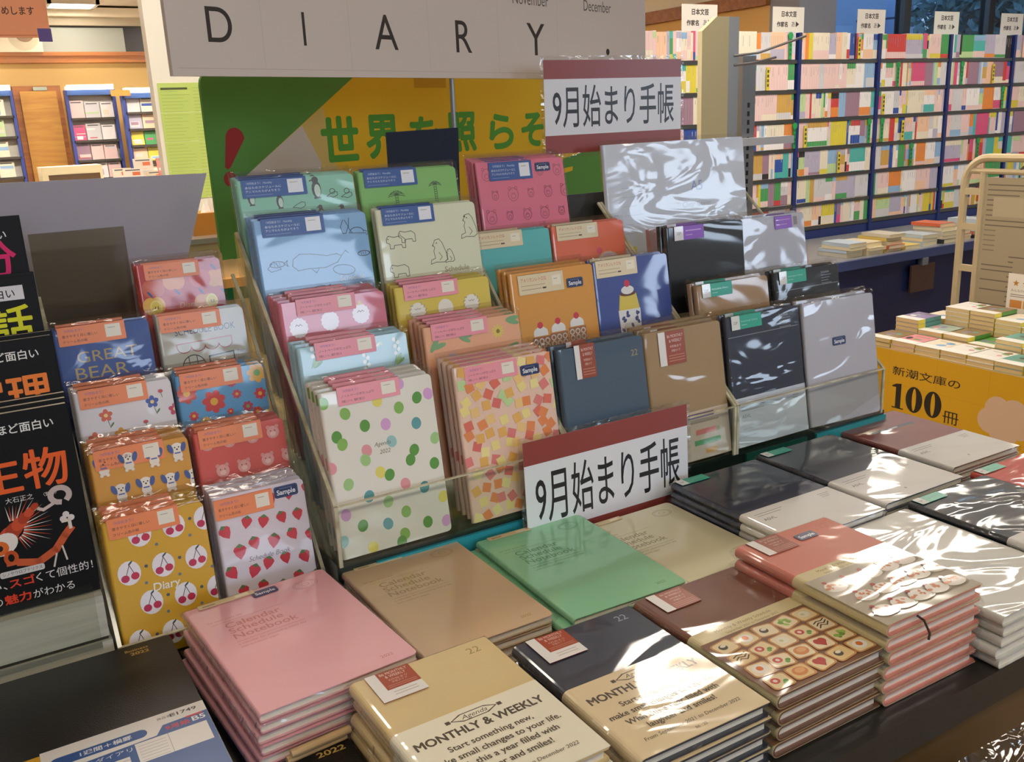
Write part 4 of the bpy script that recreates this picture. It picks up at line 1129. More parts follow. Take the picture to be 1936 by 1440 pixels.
@seeded
def art_pinkfaces(w, W, H, r):
    for x, y, i, j in grid_pts(r, W, H, 4, 5, .05):
        w.disc(x, y, 7, '#e3a39a', 7); w.disc(x - 5, y + 6, 2.2, '#dd958c'); w.disc(x + 5, y + 6, 2.2, '#dd958c'); w.disc(x, y - 2, 3.2, '#efc2b6', 2.6); w.disc(x - 2.4, y + 1.6, .8, '#8a4a48', n=6); w.disc(x + 2.4, y + 1.6, .8, '#8a4a48', n=6)
    w.text('Agenda', 52, 72, 10, '#f6e6de', 'C', shear=.25)
@seeded
def art_white(w, W, H, r):
    for x, y, c in ((28, 118, '#d9705a'), (76, 124, '#4a62b0'), (40, 96, '#e0a03c'), (88, 88, '#e0a03c'), (98, 112, '#c8486a'), (24, 58, '#e0a03c'), (44, 52, '#4a62b0'), (76, 62, '#c8486a'), (14, 96, '#d9705a'), (60, 30, '#e0a03c')):
        w.line([(x, y), (x + 3, y - 14)], .7, '#5a7a52'); leafp(w, x + 3, y - 13, 6, .9, '#5a7a52'); flower(w, x, y, 6, c, '#f0d890')
    for x, y in ((66, 104), (86, 134), (22, 82), (56, 80)): w.disc(x, y, 2.6, '#d05a62', 2); w.line([(x, y), (x + 1, y - 7)], .6, '#5a7a52')
    w.text('Schedule Book', 54, 74, 7.5, '#a8a2a4', 'C', shear=.3)
@seeded
def art_blueflower(w, W, H, r):
    for x, y, s, c, cc in ((38, 112, 17, '#d2423e', '#e8b040'), (90, 136, 15, '#e0a83e', '#6aa84a'), (14, 100, 7, '#c8404a', '#e8b040'), (64, 116, 7, '#c23e50', '#e8b040'), (90, 112, 9, '#cc3c48', '#e8b040'), (74, 100, 8, '#b83a58', '#78a848'), (84, 92, 8, '#d2423e', '#e8b040'), (54, 98, 5, '#cc3c48', '#e8b040'), (26, 92, 7, '#dcae50', '#7aa848'), (46, 86, 7, '#dcae50', '#7aa848'), (78, 82, 8, '#dcae50', '#7aa848'), (34, 76, 9, '#cc3c48', '#e8b040'), (64, 68, 12, '#d2423e', '#e8b040'), (8, 80, 12, '#c23e50', '#e8b040'), (96, 88, 7, '#dcae50', '#7aa848'), (60, 130, 7, '#b83a58', '#78a848'), (10, 126, 15, '#d2523e', '#e8b040'), (20, 46, 12, '#e0a83e', '#6aa84a'), (80, 44, 14, '#d2423e', '#e8b040'), (50, 30, 9, '#b83a58', '#78a848')):
        flower(w, x, y, s * .75, c, cc, 7, .42)
    w.text('Diary 22', 52, 84, 8, '#d8c890', 'C')
def art_schedule(w, W, H):
    k = '#35332f'
    w.text('SCHEDULE BOOK', 50, 122, 9, '#4a5274', fit=(70, 7)) if False else w.text('SCHEDULE BOOK', 18, 122, 9, '#4a5274', fit=(68, 7.5))
    r_ = '#b04a48'
    w.line([(18, 112), (80, 114), (80, 108)], 1, r_)
    for i in range(4): w.ring(26 + i * 15.5, 107.5, 7.6, 6, 1, r_, a0=PI, a1=2 * PI, n=10)
    w.line([(18, 112), (18, 107)], 1, r_)
    w.ring(34, 84, 13, 14, 1.1, k, a0=0, a1=PI); w.line([(21, 84), (21, 68), (47, 68), (47, 84)], 1.1, k, False)
    for x in (29, 38): w.line([(x, 68), (x, 97)], .9, k)
    for y in (75, 82, 90): w.line([(22, y), (46, y)], .9, k)
    w.line([(52, 62), (52, 94), (80, 96), (80, 62)], 1.4, k)
    for i, s in enumerate(('TWO', 'EAT', 'LOVES', 'DAYS')): w.text(s, 84, 92 - i * 8, 6, '#5a5c74', sx=.7)
def art_greatbear(w, W, H):
    w.text('GREAT', 20, 108, 19, '#b8a06a', fit=(62, 12)); w.text('BEAR', 16, 90, 19, '#b8a06a', fit=(54, 13)); w.text('Schedule Book 22', 20, 74, 7, '#8d95b8')
    w.P([(60, 60), (99, 80), (99, 20), (70, 10)], '#26386c'); w.P([(0, 10), (50, 50), (30, 60), (0, 50)], '#2a4078')
@seeded
def art_apple(w, W, H, r):
    for x, y, c in ((40, 124, '#e08a3a'), (90, 122, '#e0912e'), (70, 124, '#d2483e'), (16, 118, '#d2603e'), (45, 97, '#b8302e'), (72, 95, '#e0913a'), (98, 92, '#b02c30'), (14, 98, '#e8b040'), (30, 66, '#e08a3a'), (60, 62, '#b8302e'), (88, 60, '#e0912e')):
        w.disc(x - 4, y, 8.5, c, 10); w.disc(x + 4, y, 8.5, c, 10); leafp(w, x, y + 10, 9, 2.2, '#3f4f8a')
    for x, y in ((16, 96), (80, 96)): w.disc(x, y, 7, '#f0dc6a', 8.6); w.disc(x, y, 5, '#e6c84a', 6.4); w.line([(x - 1, y + 1), (x - 1, y - 2)], 1, '#5a3a20'); w.line([(x + 2, y + 1), (x + 2, y - 2)], 1, '#5a3a20')
    w.text('Diary', 52, 92, 9, '#c89a4a', 'C', shear=.2)
# ------------------------------------------------------------ diaries in the tall stands
TI = .165
def place(name, label, cat, x, y, z, wd, h, t, key, art, n, desc, tagspec=None, sticker=None, obi=None, tilt=TI, dt=None, where='', yaw=0, **kw):
    b = make_book(name, label, cat, wd, h, t, key, art, tagspec=tagspec, sticker=sticker, obi=obi, **kw)
    return stack_standing(b, x, y, z, tilt, n, desc, dt or t + .0025, desc + ' stack', yaw, where=where)
B6 = (.131, .182)
PT = ('pink', 20, 72, 20, 3)
y1, y2, y3, y4, y5 = .8875, .9485, 1.0055, 1.0555, 1.1055
place('diary', 'white diary with green and pastel dots, front step of the tall left stand', 'diary', .303, y1, .8795, *B6, .0075, '#e8e5da', art_dots, 3, 'white dotted diary', PT)
place('diary', 'diary scattered with orange and coral squares, marked with a sample sticker', 'diary', .462, y1, .8795, *B6, .0075, '#ecc8b4', art_squares, 3, 'orange square diary', ('pink', 14, 70, 20, -1), (88, 158))
place('diary', 'pale blue diary with lily of the valley sprigs, above the dotted one', 'diary', .304, y2, .917, *B6, .0075, '#a9cfdb', art_lily, 2, 'pale blue lily diary', PT)
place('diary', 'peach diary with daisies and green leaves, above the orange square one', 'diary', .457, y2, .917, *B6, .0075, '#ecb28c', art_peach, 3, 'peach daisy diary', ('pink', 10, 76, 20, 3))
place('diary', 'rose pink diary with round white fluffy faces', 'diary', .306, y3, .958, .129, .182, .0075, '#d8798c', art_sheep, 3, 'rose fluffy face diary', PT)
place('diary', 'yellow diary with three round white fluffy faces', 'diary', .449, y3, .958, .131, .182, .0075, '#dfc955', art_yellow, 2, 'yellow fluffy face diary', ('pink', 12, 74, 20, 3))
A5 = (.140, .208)
BT = ('blue', 10, 76, 22, 2)
place('diary', 'sky blue diary with whale and fish drawings', 'diary', .302, y4, 1.022, *A5, .006, '#82b1de', art_ocean, 2, 'sky blue whale diary', BT, dt=.0080)
place('diary', 'cream diary with polar bear drawings', 'diary', .455, y4, 1.022, *A5, .006, '#dfe3c6', art_bear, 1, 'cream polar bear diary', ('blue', 8, 72, 22, 2), dt=.0080)
place('diary', 'mint green diary with penguin drawings, top step', 'diary', .302, y5, 1.066, .148, .208, .006, '#8fcbb2', art_penguin, 2, 'mint penguin diary', ('blue', 6, 80, 22, 1), dt=.0080)
place('diary', 'grass green diary with palm tree drawings, top step', 'diary', .456, y5, 1.066, .140, .208, .006, '#84bf68', art_green, 1, 'green palm tree diary', ('blue', 8, 74, 22, 2), dt=.0080)
# middle stand
place('diary', 'slate blue denim diary with kraft band, front step of the middle stand', 'diary', .604, y1, .8795, .130, .180, .012, '#43586c', lambda w, W, H: w.text('22', W - 20, H - 24, 11, '#a89a6a'), 1, 'denim diary', ('brown', 24, 30, 42, 2), obi=(.060, '#cbbda8', obi_kraft))
place('diary', 'kraft brown diary with printed stripes at its foot', 'diary', .7365, y1, .8795, .130, .180, .010, '#a3875f', art_krafttext, 2, 'kraft brown diary', ('brown', 22, 44, 44, -2))
place('diary', 'orange diary with three cream topped parfait glasses, with a sample sticker', 'diary', .606, .9975, .957, *B6, .0075, '#e3a048', art_parfait, 2, 'orange parfait diary', ('cream', 12, 70, 26, -3), (87, 154), dt=.012)
place('diary', 'royal blue diary with a tall pudding glass', 'diary', .738, .9975, .957, .129, .182, .0075, '#46599e', art_pudding, 1, 'royal blue pudding diary', ('cream', 4, 70, 24, 2))
place('diary', 'plain turquoise diary with cream tag', 'diary', .604, 1.0965, .998, .130, .182, .0075, '#62c0bf', None, 1, 'turquoise diary', ('cream', 10, 74, 22, 2))
place('diary', 'coral diary with a ring doughnut, right of the turquoise one', 'diary', .738, 1.0965, .998, .128, .182, .0075, '#ec7452', art_donut, 1, 'coral doughnut diary', ('cream', 8, 72, 22, 1))
place('diary', 'bright pink diary with faint animal faces and a sample sticker', 'diary', .652, 1.1505, 1.066, .148, .208, .006, '#e2768f', art_faces, 3, 'pink animal face diary', ('blue', 20, 72, 26, -1), (98, 190), dt=.0080)
# right stand
GT = ('green', 10, 56, 19, 1)
place('diary', 'dark navy diary with white paper band, front step of the right stand', 'diary', .8765, y1, .8795, .139, .180, .009, '#232b3d/w', art_navy, 1, 'navy diary', GT, obi=(.068, '#c5ccd6', obi_white))
place('cover_folder', 'cloudy clear vinyl diary cover with a sample sticker', 'diary cover', 1.022, y1, .8795, .142, .180, .007, 'frost', None, 1, 'cloudy clear cover', None, (54, 112), yaw=-.05, dt=.012)
place('diary', 'smooth kraft diary with green tag on the second step', 'diary', .8775, .9465, .914, .137, .182, .010, '#a8845c', None, 1, 'smooth kraft diary', GT)
place('diary', 'black diary with small grey lettering on the second step', 'diary', 1.028, .9465, .914, .137, .182, .009, '#1d2124/w', art_navy, 1, 'black lettered diary', GT)
place('diary', 'glossy black diary with violet tag on the third step', 'diary', .8765, 1.0185, .962, .148, .208, .010, '#1a1e24/f', art_darkplain, 1, 'glossy black diary', ('purple', 14, 56, 20, 1), dt=.014, tilt=.10)
place('cover_folder', 'cloudy clear diary cover with violet tag on the third step', 'diary cover', 1.030, 1.0185, .962, .139, .208, .008, 'frost', None, 1, 'clear cover with violet tag', ('purple_r', 74, 52, 20, -2), dt=.014)
place('cover_folder', 'large glossy white clear cover pack standing at the back of the right stand', 'diary cover', .8745, 1.1605, 1.078, .290, .208, .010, '#d3d9e4/w', art_cover_a5, 0, 'white cover pack', tilt=.12)
# ------------------------------------------------------------ small left stand
A6 = (.098, .146)
OT = ('orange', 5, 68, 21, 3)
q1, q2, q3, q4, q5 = .9185, .9685, 1.0185, 1.0695, 1.1205
def small(x, y, z, key, art, label, n, desc, tagspec=OT, wd=.098, **kw):
    place('pocket_diary', label, 'diary', x, y, z, wd, .146, .0065, key, art, n, desc, tagspec, tilt=.15, dt=.0078, **kw)
small(.0785, q1, .8185, '#d9a92c', art_cherry, 'yellow pocket diary with cherries in white circles', 3, 'yellow cherry pocket diary')
small(.1855, q1, .8185, '#dcd3dc', art_straw, 'white pocket diary with red strawberries and a sample sticker', 3, 'strawberry pocket diary', ('orange', 1, 62, 22, -3), sticker=(65, 130))
small(.0815, q2, .875, '#dc9f40', art_dogs, 'ochre pocket diary with small white dogs', 3, 'ochre dog pocket diary')
small(.1855, q2, .875, '#d85a52', art_pinkfaces, 'coral red pocket diary with pale pink animal faces', 2, 'coral face pocket diary')
small(.0815, q3, .928, '#e4e0e4', art_white, 'white pocket diary with small orange and blue flowers', 2, 'white flower pocket diary')
small(.184, q3, .928, '#5e9fcf', art_blueflower, 'sky blue pocket diary with large red flowers', 2, 'blue red flower pocket diary')
small(.076, q4, .987, '#3f5a9c/w', art_greatbear, 'dark blue pocket diary with gold lettering under crinkled film', 1, 'dark blue lettered pocket diary')
small(.182, q4, .987, '#b9b4a4', art_schedule, 'grey pocket diary with a drawn red awning and window', 1, 'grey awning pocket diary', ('orange', 3, 68, 20, 1))
small(.1765, q5, 1.04, '#c23a30', art_apple, 'red pocket diary with orange apples, top step', 1, 'red apple pocket diary', ('orange', 9, 62, 18, 0), wd=.096)

# ------------------------------------------------------------ black paperbacks at the left edge
def art_black(title, col, style, base=120):
    def f(w, W, H):
        w.text('眠れなくなるほど', 6, 168, 13, '#e8e6e2', fit=(70, 9)) if style else None
        if style == 2: w.rect(2, 166, W - 12, 180, '#d8d6dc'); w.text('眠れなくなるほど面白い', 6, 168, 12, '#1a1816', fit=(W - 26, 9.5), bold=.012)
        else:
            w.rect(0, 160, W, 186, '#0d0b09'); w.text('眠れなくなるほど面白い', 6, 168, 12, '#e8e6e2', fit=(W - 20, 9.5), bold=.012)
        s = 40
        w.text(title, W - 9, base, s, col, 'R', strike=.7)
    return f
def art_bio(w, W, H):
    art_black('生物', '#e4622c', 1, 116)(w, W, H)
    w.oy = 16
    w.text('大石正之', 62, 88, 6, '#d8d4ce'); w.text('〈監修〉', 92, 88, 4, '#d8d4ce')
    r = '#c85030'; c = '#e0d6cc'
    for i in range(22):                                     # feathered creature
        a = -1.2 + i * 2.9 / 21; L = 34 if 4 < i < 18 else 24
        x, y = 64, 62
        w.P([(x + 9 * math.cos(a - .07), y + 9 * math.sin(a - .07)), (x + L * math.cos(a), y + L * math.sin(a)), (x + 9 * math.cos(a + .07), y + 9 * math.sin(a + .07))], c if i % 2 else r)
    for i in range(6): w.disc(60 + i * 5, 58 + i * 4.4, 10 - i * 1.2, r if i % 2 == 0 else '#a83e24', 7.5 - i * .9, .7)
    w.disc(54, 50, 13, '#e2dad0', 10, .5); w.disc(50, 47, 8, '#d86a2c', 7); w.disc(50, 47, 3, '#2a1a14'); w.ring(58, 36, 4.4, 5.5, 3.4, '#d05a2c')
    w.ring(108, 86, 8, 7, 5, '#c9b8b4', a0=-.8, a1=4.6); w.line([(101, 79), (92, 75), (88, 77)], 3, '#c9b8b4')      # shell and slug
    for x, y in ((110, 66), (114, 62), (107, 62)): w.disc(x, y, 3, '#d8d0cc')
    w.line([(64, 30), (80, 26), (96, 34), (106, 46), (112, 52)], 7, '#c25a34'); w.line([(112, 52), (112, 60), (106, 60)], 3, '#d8cfc4'); w.line([(96, 30), (92, 18)], 1.6, '#cfc6bc'); w.line([(102, 36), (104, 22)], 1.6, '#cfc6bc'); w.line([(64, 30), (54, 30)], 3, '#c25a34')
    w.oy = 18
    w.rrect(46, 16, 84, 22, 2, '#c9c6c4'); w.text('シノサウロプテリクス', 48, 17.4, 4, '#2a2624', fit=(34, 3.4))
    w.oy = 20
    w.text('かわいい、', 2, 3, 11, '#e2deda', fit=(48, 8.5)); w.text('スゴ', 52, 3, 11, '#d8432a', fit=(22, 9), bold=.02); w.text('くて個性的！', 75, 3, 11, '#e2deda', fit=(50, 9))
    w.oy = 5
    w.text('生き物の', 8, 3, 11, '#e2deda', fit=(36, 8.5)); w.text('魅力', 46, 3, 11, '#d8432a', fit=(22, 9), strike=.3); w.text('がわかる', 70, 3, 11, '#e2deda', fit=(36, 8.5))
    w.oy = 0
def black_book(x, y, z, title, col, style, label, n, desc, art=None, base=120):
    b = make_book('paperback', label, 'book', .128, .188, .013, '#0d0b09/k', art or art_black(title, col, style, base), tc=.0006, rs=.0012, rc=.0006, pages='#e6dfce/p', edge=.0006, sleeve=False)
    stack_standing(b, x, y, z, .10, n, desc, .0145, desc + ' stack', dx=.002)
SX = -.060
black_book(SX, .932, .900, '生物', '#e4622c', 1, 'black paperback with orange title and fossil creatures, frontmost at the left edge', 2, 'black creature paperback', art_bio)
black_book(SX + .001, .980, .958, '定理', '#e8803a', 1, 'black paperback with orange title above the creature one', 1, 'black orange titled paperback')
black_book(SX - .002, 1.022, 1.012, 'の話', '#d8d828', 2, 'black paperback with yellow green title on the third step', 1, 'black yellow titled paperback', base=127)
black_book(SX - .004, 1.064, 1.066, '分', '#d8286c', 1, 'black paperback with magenta title on the top step', 1, 'black magenta titled paperback', base=134)
t = thing('steel_stand', 'grey steel shelf base under the black paperbacks', 'display stand', None, T(-.5, .922, TZ))
w = MB()
w.box(0, .57, 0, .27, 0, .036, 'steel').box(.0, .567, .004, .27, .036, .040, '#4a4640/m').box(0, .568, .002, .27, .040, .084, 'steel')
w.build('base', t)
for i, (yy, zz) in enumerate(((.05, .141), (.092, .195), (.134, .249))): MB().box(0, .555, yy, .27, (.084, .141, .195)[i], zz, '#3b3832/g').build('step', t)
w = MB(); w.box(0, .56, -.004, .0, .03, .10, 'acrylic'); w.build('front_lip', t)
o = MB().prism([(-.32, .9), (.168, .9), (.251, 1.187), (.2855, 1.282), (-.32, 1.291)], -.004, 0, '#a5a1ac/c').build('grey_panel', mtx=Matrix.Translation((0, 1.205, 0)) @ Matrix.Rotation(PI / 2, 4, 'X'))
tag(o, 'plain grey card panel with slanted right edge behind the small left stand', 'panel')
MB().box(-.3, .16, 1.206, 1.28, .8155, .9, '#55524f/c').build('panel_foot', o)

# ------------------------------------------------------------ signs
def sign_art(w, W, H):
    w.rect(0, 0, W, H, '#e4e5ea'); w.rect(0, H * .80, W, H, '#93443f'); w.rect(0, 0, W, H * .20, '#93443f')
    w.text('9月始まり手帳', W * .055, H * .275, 40, '#26262a', fit=(W * .89, H * .46), bold=.006)
def start_sign(label, x0, x1, y, z0, z1, yaw=0, tilt=0):
    w = MB('g', .001, .0004)
    W, H = (x1 - x0) * 1000, (z1 - z0) * 1000
    w.box(0, W / 1000, 0, H / 1000, -.0004, .0004, '#e4e5ea/g')
    sign_art(w, W, H)
    t = thing('september_sign', label, 'sign', None, Matrix.Translation((x0, y, z0)) @ Matrix.Rotation(yaw, 4, 'Z') @ Matrix.Rotation(PI / 2 - tilt, 4, 'X'))
    w.build('printed_sheet', t)
    w = MB(); m = .006; a, b = W / 1000, H / 1000
    for q in ((-m, a + m, -m, 0), (-m, a + m, b, b + m), (-m, 0, 0, b), (a, a + m, 0, b)): w.box(q[0], q[1], q[2], q[3], -.0003, .0003, 'film')
    w.build('laminate_edge', t)
    return t
start_sign('white sign with red bands leaning on the front of the middle stand', .527, .776, .874, .8225, .968, yaw=.0, tilt=.04)
t = start_sign('white sign with red bands high behind the pink diaries', .795, 1.060, 1.222, 1.276, 1.412)
MB().box(.12, .14, -.23, .0, -.004, -.001, 'acrylic').build('holder', t)
# the DIARY header board on its pole, the school board behind it
az = math.radians(20)
t = thing('diary_header', 'big grey header board reading DIARY above the stands', 'sign', None, Matrix.Translation((.236, 1.09, 1.39)) @ Matrix.Rotation(az, 4, 'Z') @ Matrix.Rotation(PI / 2, 4, 'X'))
w = MB('c', .001, .0)
w.box(0, .972, 0, .36, -.006, 0, '#cfc3ba/c')
k = '#39322e'
w.text('D', 49, 36, 50, k, fit=(33, 37)); w.text('I', 182, 36, 50, k, fit=(4.2, 38)); w.text('A', 299, 35, 50, k, fit=(42, 43)); w.text('R', 456, 35, 50, k, fit=(34, 43)); w.text('Y', 620, 35, 50, k, fit=(46, 47)); w.disc(847, 45, 5.5, k)
for s, x, ww in (('October', 425, 74), ('November', 588, 90), ('December', 776, 82)): w.text(s, x, 108, 20, '#5d5652', fit=(ww, 17))
for x in (122, 256, 400, 550, 700): w.rect(x, 10, x + .7, 356, '#bfb3aa')
w.rect(8, 8, 960, 8.6, '#b3a79e')
w.build('board', t)
MB().tube([(.455, -.5145, -.012), (.455, .1, -.012)], .0035, '#8b8d90/m').build('pole', t)
MB().box(.43, .48, -.5145, -.51, -.055, -.005, '#6d6f72/m').build('pole_foot', t)
t = thing('green_board', 'green and yellow campaign board with red exclamation mark behind the stands', 'sign', None, Matrix.Translation((.374, 1.55, 0)) @ Matrix.Rotation(az, 4, 'Z') @ Matrix.Rotation(PI / 2, 4, 'X'))
w = MB('c', .001, 0)
w.prism([(a / 1000, b / 1000) for a, b in rr(0, 1128, 1150, 1424, 24)], -.005, 0, '#599140/c')
w.clip = (1, 1129, 1149, 1423)
w.P([(332, 1424), (1150, 1424), (1150, 1128), (-80, 1128), (-80, 1170), (70, 1262)], '#e6bb22')
w.P([(70, 1262), (190, 1335), (225, 1270), (200, 1128), (-80, 1128), (-80, 1170)], '#cfc8bc'); w.P([(190, 1335), (240, 1365), (262, 1250), (240, 1128), (200, 1128), (225, 1270)], '#d4bc6e')
w.P([(-80, 1128), (-80, 1180), (40, 1250), (60, 1190), (80, 1128)], '#599140')
w.P([(950, 1236), (1150, 1262), (1150, 1128), (930, 1128)], '#599140'); w.P([(930, 1212), (990, 1216), (988, 1206), (930, 1200)], '#e6bb22')
w.P([(30 + 22 + 18 * math.cos(PI * i / 12), 1318 + 18 * math.sin(PI * i / 12)) for i in range(13)] + [(27, 1275), (32, 1271), (38, 1275)], '#9c2c2a'); w.disc(34, 1256, 12, '#9c2c2a')
for s, x in zip('世界を照らそう', (233, 338, 452, 560, 690, 800, 915)):
    w.text(s, x, 1272, 80, '#4f9a36', fit=((82, 74) if s in '世界照' else (76, 68)), strike=3)
w.rect(470, 1396, 560, 1420, '#c99a18')
w.build('board', t)
for x in (.15, 1.0): MB().box(x, x + .03, 0, 1.2, -.05, -.006, '#6e6a64/c').build('leg', t)
o = MB('c').prism([(.0, .0), (.105, .004), (.112, .262), (.002, .260)], -.003, 0, '#141d33/c').build('navy_card', mtx=Matrix.Rotation(PI / 2, 4, 'X')); o.location = (.529, 1.21, 1.06)
tag(o, 'plain navy card standing behind the green palm tree diary', 'card')
MB().box(0, .1, 0, .03, -.003, 0, '#141d33/c').build('card_foot', o)

# ------------------------------------------------------------ diaries lying on the table
def art_calendar(tk, x0=22, year=True):
    def f(w, W, H):
        y = 150
        w.text('for your every day', x0 - 12, y + 18, 4.5, tk); w.rect(x0 - 10, y + 13, x0 + 62, y + 13.5, tk)
        for i, s in enumerate(('Calendar', 'Schedule', 'Notebook')): w.text(s, x0, y - i * 12, 14, tk, sx=1.05, bold=.008)
        w.rect(x0, y - 30, x0 + 66, y - 29.4, tk); w.text('a calendar for scheduling every day', x0, y - 36, 4.6, tk); w.text('with notebook pages', x0, y - 42, 4.2, tk)
        w.ring(W - 28, H - 22, 13, 9, .6, tk); w.ring(W - 28, H - 22, 11, 7, .4, tk); w.ring(W - 28, H - 22, 4, 3, .5, tk)
        if year: w.text('2022', W - 30, 12, 6, tk, bold=.008)
    return f
def cal(label, key, tk, cx, cy, z, ang, n, desc, dt, wd=.140, x0=22, sticker=None, fan=(0, 0), strip=(14, 56)):
    b = make_book('diary', label, 'diary', wd, .208, .0082, key, art_calendar(tk, x0), tagspec=('strip', strip[0], strip[1], 9, .4) if strip else None, sticker=sticker, rs=.003, rc=.006)
    stack_flat(b, cx, cy, z, ang, n, desc, dt, desc + ' pile', fan=fan, skip=('sample_sticker',))
cal('pink calendar notebook lying on top of its pile, with a sample sticker', '#e9adb4', '#c9837e', .211, .777, .881, .067, 6, 'pink calendar notebook', .0094, .146, 24, (66, 190), (-.0012, -.0006))
cal('beige calendar notebook lying between the pink and mint ones', '#cdb08c', '#a4875e', .371, .793, .864, .003, 4, 'beige calendar notebook', .0098)
cal('mint green calendar notebook lying on top of its pile', '#8fcfa2', '#5d9468', .526, .774, .862, -.032, 0, 'mint calendar notebook', .0094)
cal('mint green calendar notebook under the topmost mint one', '#8fcfa2', '#5d9468', .513, .776, .8525, -.01, 3, 'mint calendar notebook', .0094)
cal('cream calendar notebook lying partly under the mint one', '#e2ddb9', '#9c956c', .655, .752, .8525, .0, 3, 'cream calendar notebook', .0094, x0=9, strip=(12, 50))

def obi_mw(paper):
    def f(w, W, H):
        k = '#4f4436'
        w.P([(46, 92), (56, 97), (78, 97), (88, 92), (78, 87), (56, 87)], k); w.P([(48, 92), (57, 96), (77, 96), (86, 92), (77, 88), (57, 88)], paper)
        w.rect(42, 90, 46, 94, k); w.rect(88, 90, 92, 94, k)
        w.text('Agenda', 67, 89.6, 7.5, k, 'C', shear=.35)
        w.text('MONTHLY & WEEKLY', 10, 74, 10, k, fit=(112, 9), strike=.38)
        for i, s in enumerate(('Start something new,', 'make small changes to your life.', 'Wish this a year filled with', 'laughter and smiles!')):
            w.text(s, 66, 60 - i * 11, 9, k, 'C', strike=.14, sx=.95)
        w.text('From September 2021 to December 2022', 66, 15, 5.6, k, 'C', shear=.2); w.text('B6 · 22', 66, 6, 4, k, 'C')
    return f
def obi_toast(w, W, H):
    w.rect(0, 0, W, H - 17, '#7a5138'); r = random.Random(6)
    w.text('Monthly & Weekly Schedule', 26, H - 9, 6, '#8d7a54', shear=.05); w.text('September 2021 to December 2022', 34, H - 15, 4.4, '#8d7a54')
    last = 0
    for j in range(4):
        for i in range(5):
            x, y = 17 + i * 24.5, H - 30 - j * 21; a = r.uniform(-.25, .25)
            c, q = math.cos(a), math.sin(a)
            def R(pts, k): w.P([(x + 1.17 * (c * u - q * v), y + 1.12 * (q * u + c * v)) for u, v in pts], k)
            R([(10 * u / 9, v) for u, v in rr(-9, -9, 9, 8, 3)], '#c98f52'); R(rr(-8.4, -7.6, 8.4, 6.8, 2.6), r.choice(['#ecd9a8', '#e6c88a', '#f0e0bc']))
            t = r.choice([n for n in range(8) if n != last]); last = t
            if t == 0: w.disc(x, y, 7, '#f4f0e6', 6); w.disc(x, y + .5, 3.2, '#e2762c')
            elif t == 1: w.disc(x - 2.5, y + 1.5, 4, '#c03a36', 4); w.disc(x + 2.5, y + 1.5, 4, '#c03a36', 4); w.P([(x - 6, y), (x + 6, y), (x, y - 7)], '#c03a36')
            elif t == 2:
                for n in range(7): w.disc(x + r.uniform(-6, 6), y + r.uniform(-4, 4), 3, r.choice(['#8fb84e', '#a9cc60', '#76a03e']), 2, r.uniform(0, 3))
            elif t == 3:
                for n in range(3): w.line([(x - 7, y - 5 + n * 4), (x - 2, y - 1 + n * 3), (x + 3, y - 4 + n * 4), (x + 8, y + n * 3)], 1.2, '#3a2c26')
            elif t == 4: w.disc(x - 2, y, 4.4, '#3f3430', 4); w.disc(x - 1, y + 1.6, 3, '#ece2cc', 2)
            elif t == 5: w.disc(x - 3, y + 1, 4.6, '#cf4a44', 4); w.disc(x - 3, y + 1, 2, '#f0d8c8', 2); w.disc(x + 5, y - 3, 2.6, '#5f9a48', 2); w.disc(x + 3, y - 5, 2.2, '#6fa850', 2)
            elif t == 6: w.disc(x, y, 7.5, '#d88a4c', 6); w.disc(x + 1, y + 1, 5, '#e6aa70', 3.4)
            else: w.disc(x, y, 6, '#f0ecd8', 4.6); w.disc(x - 2, y, 2.4, '#d9d0a0', 2)
def obi_cake(w, W, H):
    w.rect(0, 0, W, H - 15, '#b3a893'); w.text('Monthly & Weekly Schedule', 26, H - 8, 6, '#8d7a54'); w.text('September 2021 to December 2022', 30, H - 13.5, 4.2, '#8d7a54')
    r = random.Random(12)
    for j in range(3):
        for i in range(5):
            x, y = 18 + i * 24 + (10 if j % 2 else 0), H - 34 - j * 27
            w.disc(x + 4, y - 6, 11, '#8f8570', 5); w.disc(x, y - 4, 12, '#efe6d8', 7); w.disc(x, y, 11, '#f3ece0', 7)
            for n in range(7): w.disc(x + r.uniform(-7, 7), y + r.uniform(-3, 4), 2, '#d98a5e', 1.3, r.uniform(0, 3))
            w.disc(x - 4, y + 8, 2.4, '#b03a34'); w.disc(x - 10, y - 2, 3.4, '#d98c64', 2)
def mw(label, key, cx, cy, z, ang, n, desc, dt, obi, sticker=None, low='brown_low', tx=22, kd=(28, 44), num='#a08a58'):
    art = lambda w, W, H: w.text('22', W - 26, H - 18, 13, num)
    b = make_book('diary', label, 'diary', .131, .186, .0124, key, art, tc=.0018, rs=.0062, rc=.003, edge=.004, tagspec=(low, tx, kd[0], kd[1], -.6), sticker=sticker, obi=obi, ribbon='#3a2a22/c' if key == '#d98272' else None, spine_key=None)
    stack_flat(b, cx, cy, z, ang, n, desc, dt, desc + ' pile', rnd_amt=.002, skip=('sample_sticker', 'ribbon_bookmark'))
mw('cream hardback monthly diary with lettered paper band, nearest pile', '#dcc48e', .285, .570, .884, .007, 4, 'cream hardback diary', .0138, (.103, '#f0ead2', obi_mw('#f0ead2')), kd=(40, 42), tx=14)
mw('dark navy hardback monthly diary with lettered cream band', '#2a3040', .432, .554, .874, -.016, 3, 'navy hardback diary', .01475, (.103, '#e4d0a6', obi_mw('#e4d0a6')), kd=(40, 42), tx=14, num='#9aa0ac')
mw('brown hardback diary with a band showing topped toasts', '#744630', .569, .552, .876, -.004, 3, 'brown toast band diary', .01525, (.108, '#dccf9e', obi_toast), low='brown', kd=(42, 34), tx=14, num='#5a3a2a')
